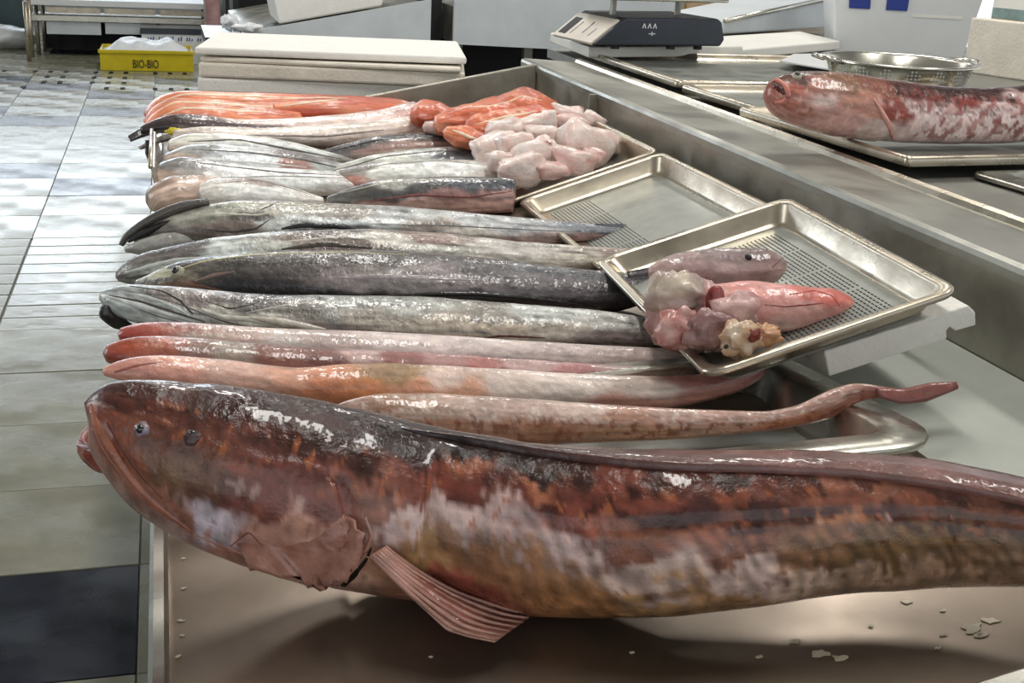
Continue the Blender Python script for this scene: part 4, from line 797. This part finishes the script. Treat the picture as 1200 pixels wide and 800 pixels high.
for x in (.14, .82):
    for y in (3.84, 4.22): MB().box(x-.015, x+.015, y-.015, y+.015, 0, zb-.035).build('leg', M['steel'], st_)

# ------------------------------------------------------------------ steel counter on the right
CZ = .945
ct = thing('steel_counter', (2.1, 3.0, 0), 'long grey steel counter to the right of the fish trough', 'counter')
MB().box(XL+.065, 3.1, .9, 4.25, CZ-.03, CZ).build('counter_top', mat('dark_worn_steel', '#8f8e87', .45, .8, 9, .2), ct)
MB().box(1.95, 3.3, 4.25, 5.6, CZ-.03, CZ).build('counter_top', M['steel'], ct); MB().box(1.98, 3.27, 4.25, 5.57, .0, CZ-.03).build('counter_body', M['panel_grey'], ct)
MB().box(XL+.085, 3.05, .95, 4.2, .12, CZ-.03).build('counter_body', M['panel_grey'], ct)
for x, y in ((1.38, 1.0), (3.0, 1.0), (1.38, 4.15), (3.0, 4.15)): MB().box(x-.03, x+.03, y-.03, y+.03, 0, .12).build('leg', M['steel'], ct)
GT = 'flat steel trays on the right counter'
tray('steel_tray', (1.56, 2.29, 0.986), (1, .08, 0), (-.04, 1, 0), .60, .62, .018, .012, 'flat steel tray under the spotted pink fish on the right counter', GT, m='steel_tan', r=.012, lip=.018)
tray('steel_tray', (1.62, 2.83, 0.979), (1, .04, 0), (-.03, 1, 0), .66, .42, .015, .02, 'flat steel tray behind the pink fish, in front of the colander', GT, m='steel_tan', r=.02, lip=.018)
tray('steel_tray', (1.66, 3.44, 0.982), (1, .0, 0), (.06, 1, 0), .74, .74, .018, .02, 'flat steel tray beneath the white boards and the scale', GT, m='steel_tan', r=.02, lip=.018)
tray('steel_tray', (1.75, 1.745, .958), (1, .08, 0), (-.08, 1, 0), .62, .50, .012, .01, 'flat steel tray at the right edge, under clear plastic', GT, m='steel_bright', r=.03)
# big spotted fish on the counter
s2 = root('spotted_fish', (1.65, 2.2, .96), 'large pink and brown spotted fish with open mouth on a tray on the counter')
sb = body('body', [(902, 92, 118), (908, 86, 130), (925, 84, 142), (950, 83, 150), (985, 86, 158), (1020, 91, 163), (1050, 96, 166), (1100, 102, 168), (1150, 104, 168), (1200, 100, 166), (1260, 96, 160), (1330, 96, 150), (1400, 100, 134)], (2.14, 2.19),
    [(905, 100, '#a0564a'), (915, 115, '#b87464'), (925, 90, '#5c3c34'), (940, 105, '#a87464'), (950, 112, '#d8bcb4'), (975, 95, '#8a6450'), (985, 115, '#bc8470'), (1000, 130, '#c48c7c'), (960, 135, '#cf9e94'), (990, 150, '#d8aaa2'), (1015, 150, '#d8c0b8'), (1010, 100, '#7a4a3c'), (1035, 130, '#8a3e34'), (1050, 105, '#55302c'), (1055, 130, '#d4bcb8'), (1075, 115, '#6a3a34'),
     (1075, 150, '#d8bcb8'), (1090, 130, '#c8a49e'), (1100, 108, '#3c2624'), (1120, 120, '#8a4c44'), (1110, 145, '#c89c94'), (1135, 155, '#d0b0ac'), (1150, 128, '#d4bab6'), (1145, 108, '#40201e'), (1170, 140, '#9a5c52'), (1190, 118, '#c8aaa6'), (1185, 155, '#d0b0ac'), (1195, 105, '#38201f'), (1250, 130, '#a87a70'), (1330, 125, '#8a5a50')],
    s2, ratio=[.9, .95, 1.0, .9], n=280, m=72, sx=16, st_=.12, warp=14, spots=(('#8a3a34', 10, .02, .15, .1, .95, .7, 1040), ('#f0dcd8', 9, .0, .1, .33, 1.0, .95, 1040), ('#3a1a18', 9, .2, .12, .0, .55, .9, 1030), ('#dcb4aa', 9, .3, .15, .25, 1.0, .6)), seed=5.9, material='giant', clamp=False, amp=.015, step=lambda p, t: 1.04 if (p < 1040-40*(t-.5)**2 and t > .3) else 1.0)
strip('mouth', sb, [(905, 98), (911, 101), (917, 106), (920, 111)], [3.5, 6, 6, 3], '#4e1c18', s2, .3)
strip('lip', sb, [(904, 96), (910, 93), (920, 100), (925, 112), (918, 120), (908, 120)], [2, 3, 3.5, 3.5, 3, 2], '#c47a6c', s2, .75)
strip('gill_edge', sb, [(1024, 116), (1034, 132), (1043, 148), (1047, 163)], [1.5, 3, 3.5, 2], '#d09a8c', s2, .8)
eye(sb, 934, 89, 6, s2)
# colander
cl = thing('colander', (1.93, 3.05, .95), 'round steel colander standing behind the spotted fish', 'colander')
q = at_z(1054, 70, 1.07); rr_ = abs(at_z(1127, 70, 1.07)-at_z(982, 70, 1.07))[0]/2; cx, cy = q[0], q[1]
def lathe(name, prof, m, parent, cx, cy, n=40):
    return MB().rings([[(cx+r*math.cos(2*math.pi*k/n), cy+r*math.sin(2*math.pi*k/n), z) for k in range(n)] for r, z in prof], False, False).build(name, M[m], parent, smooth=True)
lathe('bowl', [(rr_*1.0, 1.052), (rr_*1.0, 1.056), (rr_*.92, 1.056), (rr_*.89, 1.05), (rr_*.84, 1.02), (rr_*.74, .982), (rr_*.6, .966), (.001, .966), (.001, .963), (rr_*.62, .963), (rr_*.77, .98), (rr_*.865, 1.02), (rr_*.91, 1.05), (rr_*1.0, 1.052)], 'steel_bright', cl, cx, cy)
lathe('foot_ring', [(rr_*.55, .947), (rr_*.6, .947), (rr_*.6, .966), (rr_*.55, .966), (rr_*.55, .947)], 'steel', cl, cx, cy)
hl = MB()
for a in range(-170, 180, 20):
    for i in range(4):
        for j in range(4):
            if (i in (0, 3)) and (j in (0, 3)): continue
            z = 1.043-.0085*i; r = rr_*(.905-(1.043-z)*.85)+.0005; t = math.radians(a+(j-1.5)*3)
            p = np.array([cx+r*math.cos(t), cy+r*math.sin(t), z]); o_ = np.array([math.cos(t), math.sin(t), -.35]); o_ /= np.linalg.norm(o_)
            tt = np.array([-math.sin(t), math.cos(t), 0]); uu = np.cross(o_, tt)
            hl.add([p+o_*.0012+(tt*math.cos(w)+uu*math.sin(w))*.0028 for w in np.linspace(0, 2*math.pi, 7)[:-1]], [tuple(range(6))])
tag(hl.build('hole', M['white_plastic'], cl), kind='stuff')
hp = [(cx-rr_*.97+.0*k, cy, 0) for k in range(1)]
MB().tube([(cx-rr_*.93, cy-.05, 1.05), (cx-rr_*1.13, cy-.035, 1.06), (cx-rr_*1.17, cy, 1.062), (cx-rr_*1.13, cy+.035, 1.06), (cx-rr_*.93, cy+.05, 1.05)], .006).build('handle', M['steel_bright'], cl, smooth=True)
MB().tube([(cx+rr_*.93, cy-.05, 1.05), (cx+rr_*1.06, cy-.03, 1.056), (cx+rr_*1.08, cy, 1.057), (cx+rr_*1.06, cy+.03, 1.056), (cx+rr_*.93, cy+.05, 1.05)], .006).build('handle', M['steel_bright'], cl, smooth=True)
cl.location.z += .015
# boards, scale
bz = 1.005
bd1 = thing('cutting_board', at_z(760, 60, .97), 'thick white cutting board under the dark scale', 'cutting board')
a0, a1 = at_z(690, 55, bz), at_z(871, 54, bz); a2 = at_z(645, 38, bz); ax = a1-a0; ay = a2-a0
MB().slab([a0, a1, a1+ay, a2], (0, 0, -.033)).build('board', M['board'], bd1, bevel=.005)
bd2 = thing('cutting_board', at_z(900, 55, .96), 'long white board lying right of the scale, behind the colander', 'cutting board')
a0, a1 = at_z(868, 58, .992), at_z(985, 48, .992)
MB().slab([a0, a1, a1+np.array([.05, .42, 0]), a0+np.array([.02, .42, 0])], (0, 0, -.032)).build('board', M['board'], bd2, bevel=.005)
sc = thing('weighing_scale', at_z(770, 45, bz), 'dark shop scale with a cream sloping keypad on the white board', 'scale')
b0 = at_z(694, 53, bz+.012); b1 = at_y(850, 41, b0[1]+.06); b1[2] = b0[2]; sx_ = b1-b0; sl_ = np.linalg.norm(sx_); sx_ /= sl_; sy_ = np.array([-sx_[1], sx_[0], 0]); up = np.array([0, 0, 1.])
def sp(a, b, c): return b0+sx_*a*sl_+sy_*b+up*c
D_ = .30; Hh = .085
prof = [(0, 0), (.97, 0), (1.0, .02), (.965, .075), (.93, Hh), (.24, Hh*.96), (.20, Hh*.85)]
A = [sp(a, 0, c) for a, c in prof]; B_ = [sp(a, D_, c) for a, c in prof]; n_ = len(A)
MB().add(A+B_, [tuple(range(n_))[::-1], tuple(range(n_, 2*n_))]+[(i, (i+1) % n_, n_+(i+1) % n_, n_+i) for i in range(n_)]).build('housing', M['dark'], sc, bevel=.006)
def kp(s, b, h): return sp(.0+.20*s, b, Hh*.85*s)+(-sx_*.7+up*.7)*h
MB().slab([kp(.02, .01, .006), kp(.02, D_-.01, .006), kp(1.0, D_-.01, .006), kp(1.0, .01, .006)], -(-sx_*.7+up*.7)*.012).build('keypad', M['cream'], sc, bevel=.002)
for s0, s1, b in ((.25, .55, .07), (.3, .75, .12), (.2, .7, .19)):
    MB().slab([kp(s0, b, .0075), kp(s0, b+.006, .0075), kp(s1, b+.006, .0075), kp(s1, b, .0075)], -(-sx_*.7+up*.7)*.003).build('key_slot', M['dark'], sc)
MB().slab([kp(.15, .22, .0075), kp(.15, .27, .0075), kp(.8, .27, .0075), kp(.8, .22, .0075)], -(-sx_*.7+up*.7)*.003).build('display', M['rubber'], sc)
for a, b in ((.2, .03), (.62, .03), (.83, .03), (.2, D_-.03), (.83, D_-.03)):
    p = sp(a, b, 0); MB().tube([p-up*.0125, p+up*.003], .014, 12).build('foot', M['rubber'], sc)
for a in (.3, .8):
    p = sp(a, .15, Hh-.006); MB().tube([p, p+up*.055], .010, 10).build('post', M['steel'], sc)
MB().slab([sp(.12, -.02, Hh+.06), sp(.98, -.02, Hh+.06), sp(.98, D_+.02, Hh+.06), sp(.12, D_+.02, Hh+.06)], (0, 0, -.012)).build('pan', M['steel_bright'], sc, bevel=.005)
mk = MB()
def mark(u0, v0, u1, v1, w=.0014):
    p, q_ = sp(u0, -.0012, v0), sp(u1, -.0012, v1); t_ = (q_-p)/np.linalg.norm(q_-p); s_ = np.cross(t_, sy_)*w
    mk.slab([p+s_, q_+s_, q_-s_, p-s_], sy_*.0012)
for u in (.36, .40, .44):
    mark(u, .052, u+.012, .066); mark(u+.012, .066, u+.024, .052)
mark(.41, .036, .427, .036); mark(.434, .030, .434, .042); mark(.441, .036, .458, .036)
mk.build('marking', M['white_plastic'], sc)
# white plastic sheet, bin, foam block, chute, crate behind
pp = thing('plastic_scraper', at_z(930, 74, .985), 'flat white plastic sheet lying left of the colander', 'sheet')
MB().slab([at_z(914, 71, .99), at_z(930, 63, .99), at_z(990, 62, .99), at_z(992, 84, .99)], (0, 0, -.004)).build('sheet', M['white_plastic'], pp)
bi = thing('plastic_bin', at_z(1050, 66, CZ), 'tall white plastic bin with blue clips behind the colander', 'bin')
f0, f1 = at_z(984, 60, CZ), at_z(1120, 68, CZ); ax = (f1-f0)/np.linalg.norm(f1-f0); ay = np.array([-ax[1], ax[0], 0]); wl = np.linalg.norm(f1-f0)
sd = .33
def bx(a, b, z):
    g_ = .02+.06*z/.4; return f0+ax*(a*(wl+2*g_)-g_)+ay*(b*(sd+2*g_)-g_)+np.array([0, 0, z])
def bring(z, s=0.): return [bx(s, s, z), bx(.5, s, z), bx(1-s, s, z), bx(1-s, .5, z), bx(1-s, 1-s, z), bx(.5, 1-s, z), bx(s, 1-s, z), bx(s, .5, z)]
MB().rings([bring(0), bring(.15), bring(.32), bring(.34, -.02), bring(.36, -.02), bring(.36, .02), bring(.02, .03)]).build('shell', M['white_plastic'], bi, bevel=.004)
for a in (.10, .36):
    MB().slab([bx(a, -.015, .30), bx(a+.15, -.015, .30), bx(a+.15, -.015, .165), bx(a, -.015, .165)], ay*.012).build('clip', M['blue_plastic'], bi, bevel=.003)
MB().slab([bx(.55, -.006, .155), bx(.9, -.006, .155), bx(.9, -.006, .145), bx(.55, -.006, .145)], ay*.006).build('embossed_bar', M['board'], bi)
MB().slab([bx(.42, -.03, .372), bx(1.0, -.03, .372), bx(1.0, -.03, .172), bx(.42, -.03, .172)][:2]+[bx(1.0, -.03, .345), bx(.42, -.03, .345)], ay*.01).build('lid_band', M['blue_plastic'], bi)
fb = thing('beige_panel', at_z(1165, 90, CZ), 'beige slab standing on edge at the right behind the colander', 'panel')
g0, g1 = at_z(1128, 84, CZ), at_z(1260, 104, CZ); ax = (g1-g0)/np.linalg.norm(g1-g0); ay = np.array([-ax[1], ax[0], 0])
MB().slab([g0+up*.18, g1+up*.18, g1+up*.18+ay*.06, g0+up*.18+ay*.06], (0, 0, -.18)).build('slab', M['foam_dirty'], fb, bevel=.005)
bc_ = thing('painted_board', at_z(1165, 80, CZ), 'board with a white top and blue green strip standing behind the beige slab', 'board')
yb_ = (g0+ay*.10)[1]; z1, z2 = (at_y(1150, q_, yb_)[2]-CZ for q_ in (20, 8))
for nm, m_, za, zb2 in (('board', mat('tan_paint', '#a89c88', .6, 0, 14, .15), 0, z1), ('strip', mat('blue_green_paint', '#87a09c', .5, 0, 14, .35), z1, z2), ('white_top', M['board'], z2, z2+.2)):
    MB().slab([g0+ay*.10+up*zb2, g1+ay*.10+up*zb2, g1+ay*.14+up*zb2, g0+ay*.14+up*zb2], (0, 0, za-zb2)).build(nm, m_, bc_)
ch = thing('steel_chute', at_z(900, 40, .96), 'tilted grey steel chute behind the white boards', 'chute')
h0, h1_ = at_z(848, 40, .972), at_z(966, 33, .972); ax = (h1_-h0)/np.linalg.norm(h1_-h0); L_ = np.linalg.norm(h1_-h0); ay = np.array([-ax[1], ax[0], 0])
MB().add([h0, h0+ax*L_, h0+ax*L_+ay*.3, h0+ay*.3, h0+up*.05, h0+ax*L_+up*.125, h0+ax*L_+ay*.3+up*.14, h0+ay*.3+up*.06], [(0, 3, 2, 1), (0, 1, 5, 4), (1, 2, 6, 5), (2, 3, 7, 6), (3, 0, 4, 7), (4, 5, 6, 7)]).build('shell', M['panel_grey'], ch, bevel=.008)
MB().tube([h0+up*.052, h0+ax*L_+up*.128], .010).build('rolled_edge', M['steel_bright'], ch, smooth=True)
wc = thing('wooden_crate', at_z(880, 18, .95), 'worn wooden crate behind the scale', 'crate')
w0 = at_z(835, 25, .95); 
for i in range(3): MB().box(w0[0], w0[0]+.62, w0[1]+.05+.0*i, w0[1]+.07, .95+.062*i, .95+.062*i+.055).build('slat', M['wood'], wc)
for i in range(3): MB().box(w0[0], w0[0]+.62, w0[1]+.37, w0[1]+.39, .95+.062*i, .95+.062*i+.055).build('slat', M['wood'], wc)
for x in (w0[0]+.01, w0[0]+.58): MB().box(x, x+.03, w0[1]+.07, w0[1]+.37, .95, 1.13).build('end_board', M['wood'], wc)
pb = thing('plastic_wrap', at_z(1160, 205, .965), 'crumpled clear plastic wrap on the tray at the right edge', 'plastic')
vs = []; nu = 22
for i in range(nu):
    for j in range(nu):
        x, y = 1.48+.54*i/(nu-1), 1.545+.40*j/(nu-1); e_ = min(i, j, nu-1-i, nu-1-j)
        vs.append((x, y, (.960)+max(0, .016*min(1, e_/3)*(1+1.2*mnoise.noise((x*14, y*14, 1))+.5*mnoise.noise((x*40, y*40, 1))))))
wrapm = mat('clear_wrap', '#e6eaec', .1, 0, 0, 0, .3, 30); wrapm.node_tree.nodes['Principled BSDF'].inputs['Transmission Weight'].default_value = .85; wrapm.node_tree.nodes['Principled BSDF'].inputs['IOR'].default_value = 1.15
MB().add(vs, [(i*nu+j, i*nu+j+1, (i+1)*nu+j+1, (i+1)*nu+j) for i in range(nu-1) for j in range(nu-1)]).build('wrap', wrapm, pb, smooth=True)

# ------------------------------------------------------------------ a second fish table and counter farther back
t2 = thing('far_fish_table', (.95, 8.0, 0), 'grey fish table with a sloping end panel beyond the foam lids', 'table')
y2 = 7.0; x0, x1 = .42, 1.435
MB().hexa([(x0, y2, .30), (x1, y2, .30), (x1, y2+.02, .30), (x0, y2+.02, .30), (x0, y2, .735), (x1, y2, .935), (x1, y2+.02, .935), (x0, y2+.02, .735)]).build('end_panel', M['panel_grey'], t2)
MB().hexa([(x0, y2+.02, .60), (x1, y2+.02, .80), (x1, 9, .80), (x0, 9, .60), (x0, y2+.02, .70), (x1, y2+.02, .90), (x1, 9, .90), (x0, 9, .70)]).build('basin', M['steel'], t2)
for x in (x0+.04, x1-.04):
    for y in (y2+.05, 8.95): MB().box(x-.025, x+.025, y-.025, y+.025, 0, .62).build('leg', M['steel'], t2)
wb = thing('white_fish_box', (1.0, 7.6, .8), 'white polystyrene box standing on the far fish table', 'box')
p0_ = at_y(312, 0, 7.15); zz = lambda x: .735+.197*(x-x0)
xa, xb = at_y(326, 25, 7.15)[0], at_y(446, 8, 7.15)[0]
MB().hexa([(xa, 7.10, zz(xa)), (xb, 7.10, zz(xb)), (xb, 7.7, zz(xb)), (xa, 7.7, zz(xa)), (xa-.07, 7.08, 1.12), (xb+.05, 7.08, 1.12), (xb+.05, 7.72, 1.12), (xa-.07, 7.72, 1.12)]).build('box', M['foam'], wb, bevel=.01)
bgm = thing('clear_bag', (.3, 7.2, .8), 'crumpled white plastic bag beside the sloping end panel', 'bag')
p = at_y(269, 26, 7.0); ball('bag', p, .045, 'bag', bgm, (1, .8, .85), .5, 2); p = at_y(290, 33, 6.95); ball('bag_fold', p, .06, 'bag', bgm, (1.2, .7, .4), .7, 5)
bgs = thing('side_shelf', (.25, 7.3, 0), 'dark shelf holding the crumpled plastic bag beside the far fish table', 'shelf')
MB().box(.20, .40, 6.85, 7.6, .66, .715).build('shelf_board', M['dark'], bgs); MB().box(.22, .38, 7.5, 7.58, 0, .66).build('leg', M['rubber'], bgs); MB().box(.22, .38, 6.95, 7.0, 0, .66).build('leg', M['rubber'], bgs)
cb_ = thing('dark_cabinet', (.6, 9.6, 0), 'black open cabinet behind the far fish table', 'cabinet')
MB().box(.50, 1.5, 9.5, 9.6, 0, 1.3).build('back_panel', M['black'], cb_); MB().box(.46, .5, 9.1, 9.6, 0, 1.3).build('side_panel', M['rubber'], cb_); MB().box(.5, 1.5, 9.1, 9.5, 0, .08).build('base', M['rubber'], cb_)
c3_ = thing('far_counter', (2.0, 7.6, 0), 'grey panelled counter to the right of the far fish table', 'counter')
MB().hexa([(1.567, 7.0, .695), (2.9, 7.0, .66), (2.9, 7.03, .66), (1.567, 7.03, .695), (1.567, 7.0, .935), (2.9, 7.0, 1.16), (2.9, 7.03, 1.16), (1.567, 7.03, .935)]).build('front_panel', M['panel_grey'], c3_)
MB().hexa([(1.567, 7.03, .70), (2.9, 7.03, .70), (2.9, 8.4, .70), (1.567, 8.4, .70), (1.567, 7.03, .90), (2.9, 7.03, 1.12), (2.9, 8.4, 1.12), (1.567, 8.4, .90)]).build('basin', M['steel'], c3_)
MB().box(1.58, 2.9, 7.7, 7.75, 0, .7).build('kick_panel', M['black'], c3_)
for x in (1.62, 2.04, 2.8): MB().box(x-.025, x+.025, 7.1, 7.15, 0, .7).build('leg', M['steel'], c3_)
cb2 = thing('gap_shade_panel', (1.5, 7.6, 0), 'black panel filling the dark gap between the two far counters', 'post')
MB().box(1.45, 1.55, 7.25, 7.35, 0, 1.3).build('post', M['black'], cb2)  # black upright stands in for the shade in the gap

# ------------------------------------------------------------------ left background: bench, crate, bags
bnH = thing('steel_bench', (-.3, 13.2, 0), 'pale steel work bench with panelled lower shelf at the back left', 'bench')
Yb = 12.3
def bp(px, py, Y=Yb): return at_y(px, py, Y)
xl, xr = bp(30, 30)[0], bp(243, 30)[0]
zt_, zt2 = bp(130, 0)[2]+.02, bp(130, 8)[2]
MB().box(xl, xr, Yb, Yb+.9, zt2, zt2+.05).build('bench_top', M['white_plastic'], bnH)
zr1, zr0 = bp(130, 20)[2], bp(130, 26)[2]
MB().box(xl, xr, Yb, Yb+.04, zr0, zr1).build('rail', M['steel_bright'], bnH)
MB().box(xl, xr, Yb+.04, Yb+.9, zr0-.01, zr0+.01).build('shelf', M['steel'], bnH)
for a, b in ((54, 118), (123, 183), (188, 241)):
    x0_, x1_ = bp(a, 30)[0], bp(b, 30)[0]
    MB().box(x0_, x1_, Yb+.06, Yb+.075, zr1+.02, zt2-.02).build('panel', M['steel_tan'], bnH)
    MB().box(x0_, x1_, Yb+.03, Yb+.045, bp(a, 40)[2], zr0-.01).build('panel', M['panel_grey'], bnH)
MB().box(xl+.1, xr, Yb+.80, Yb+.85, 0, zr0).build('back_panel', M['black'], bnH)
for px, Y in ((32, Yb-.35), (36, Yb), (44, Yb+.25), (52, Yb+.6)):
    x = bp(px, 40, Y)[0]; MB().tube([(x, Y, 0), (x, Y, zt2+.05)], .02, 10).build('leg', M['steel_tan'], bnH, smooth=True)
x = xr-.03; MB().tube([(x, Yb+.1, 0), (x, Yb+.1, zt2)], .02, 10).build('leg', M['steel_tan'], bnH, smooth=True)
pk = thing('acrylic_panel', (.55, 12.2, .0), 'upright pinkish clear panel at the right end of the work bench', 'panel')
xp0, xp1 = bp(241, 20, 11.9)[0], bp(258, 20, 11.9)[0]
MB().box(xp0, xp1, 11.9, 11.93, 0, .75).build('pane', mat('pinkish_panel', '#b08c8c', .2, 0, 6, .4), pk)
MB().box(xp0-.015, xp0, 11.88, 11.95, 0, .78).build('frame', M['steel_bright'], pk); MB().box(xp1, xp1+.02, 11.88, 11.95, 0, .78).build('frame', M['steel_bright'], pk)
dk = thing('dark_box', (.95, 11.8, 0), 'black cupboard right of the pinkish panel', 'cupboard')
MB().box(xp1+.05, xp1+1.2, 11.9, 12.6, 0, .9).build('carcass', M['black'], dk)
# yellow fish crate
yc = thing('fish_crate', (-.15, 11.5, 0), 'yellow plastic fish crate lettered in black, heaped with ice', 'crate')
fx0, fx1 = at_z(118, 82, 0)[0], at_z(227, 85, 0)[0]; fy = 11.34; hz = at_y(117, 58, fy)[2]
cw = .018
MB().box(fx0, fx1, fy, fy+cw, 0, hz).build('wall', M['yellow'], yc, bevel=.006)
MB().box(fx0, fx1, fy+.5-cw, fy+.5, 0, hz).build('wall', M['yellow'], yc, bevel=.006)
MB().box(fx0, fx0+cw, fy+cw, fy+.5-cw, 0, hz).build('wall', M['yellow'], yc, bevel=.006)
MB().box(fx1-cw, fx1, fy+cw, fy+.5-cw, 0, hz).build('wall', M['yellow'], yc, bevel=.006)
MB().box(fx0+cw, fx1-cw, fy+cw, fy+.5-cw, 0.003, .03).build('base', M['yellow'], yc)
MB().box(fx0-.012, fx1+.012, fy-.012, fy+cw, hz-.03, hz).build('rim', M['yellow'], yc, bevel=.005)
cu = bpy.data.curves.new('lettering', 'FONT'); cu.body = 'BIO-BIO'; cu.size = .085; cu.extrude = .002; cu.align_x = 'CENTER'; cu.resolution_u = 6
to = bpy.data.objects.new('lettering', cu); COL.objects.link(to); to.rotation_euler = (math.pi/2, 0, 0)
tx = at_y(171, 80, fy); to.location = (tx[0], fy-.004, at_y(171, 79.5, fy)[2]); cu.materials.append(M['rubber'])
bpy.context.view_layer.update()
me = bpy.data.meshes.new_from_object(to.evaluated_get(bpy.context.evaluated_depsgraph_get())); lo = bpy.data.objects.new('lettering', me); COL.objects.link(lo)
lo.matrix_world = to.matrix_world.copy(); bpy.data.objects.remove(to); lo.parent = yc; lo.matrix_parent_inverse = yc.matrix_world.inverted(); lo.scale = (.72, 1.15, 1)
vs = []; nu, nv = 40, 18
for i in range(nu):
    for j in range(nv):
        u_, v_ = i/(nu-1), j/(nv-1); x = fx0+cw+(fx1-fx0-2*cw)*u_; y = fy+cw+(.5-2*cw)*v_
        e_ = min(u_, 1-u_)*5; e2_ = min(v_, 1-v_)*4
        vs.append((x, y, hz-.03+.12*min(1, e_)*min(1, e2_+.1)*(.75+.6*mnoise.noise((x*7, y*7, 3)))))
tag(MB().add(vs, [(i*nv+j, i*nv+j+1, (i+1)*nv+j+1, (i+1)*nv+j) for i in range(nu-1) for j in range(nv-1)]).build('crushed_ice', M['ice'], yc, smooth=True), kind='stuff')
# white box with scribbled writing behind the crate
wx = thing('white_carton', (.05, 12.0, 0), 'white carton with a dark band and scribbled writing behind the yellow crate', 'carton')
xa, xb = at_y(166, 45, 11.95)[0], at_y(240, 45, 11.95)[0]; za, zm = at_y(190, 40, 11.95)[2], at_y(190, 33, 11.95)[2]
MB().box(xa, xb, 11.95, 12.28, 0, za).build('carton', M['white_plastic'], wx); MB().box(xa-.01, xb+.01, 11.94, 12.29, za, zm).build('dark_band', M['dark'], wx)
wr = MB(); rs = random.Random(5); zc = at_y(190, 46, 11.95)[2]; x = xa+.05
while x < xb-.05:
    for _ in range(rs.choice((2, 3, 3))):
        h_ = rs.uniform(.010, .03); wr.hexa([(x, 11.946, zc-.012), (x+.012, 11.946, zc-.012), (x+.012, 11.949, zc-.012), (x, 11.949, zc-.012), (x+.006, 11.946, zc+h_), (x+.016, 11.946, zc+h_), (x+.016, 11.949, zc+h_), (x+.006, 11.949, zc+h_)]); x += .022
    x += .03
wr.build('writing', M['blue_plastic'], wx)
bg1 = thing('white_sack', at_z(-5, 56, 0), 'white plastic sack slumped on the floor at the far left', 'sack')
p = at_z(-8, 56, 0); ball('sack', (p[0], p[1], .115), .33, 'bag', bg1, (1.15, .8, .36), .3, 4)
tc_ = thing('teal_cabinet', (-1.9, 14, 0), 'dark teal cabinet behind the white sack at the far left', 'cabinet')
MB().box(-2.9, at_y(28, 20, 13.8)[0], 13.8, 14.4, 0, .42).build('lower_body', mat('teal_paint', '#3a4c50', .4, 0, 8, .2), tc_); MB().box(-2.9, at_y(28, 20, 13.8)[0], 13.78, 14.4, .42, 1.0).build('upper_body', M['rubber'], tc_)
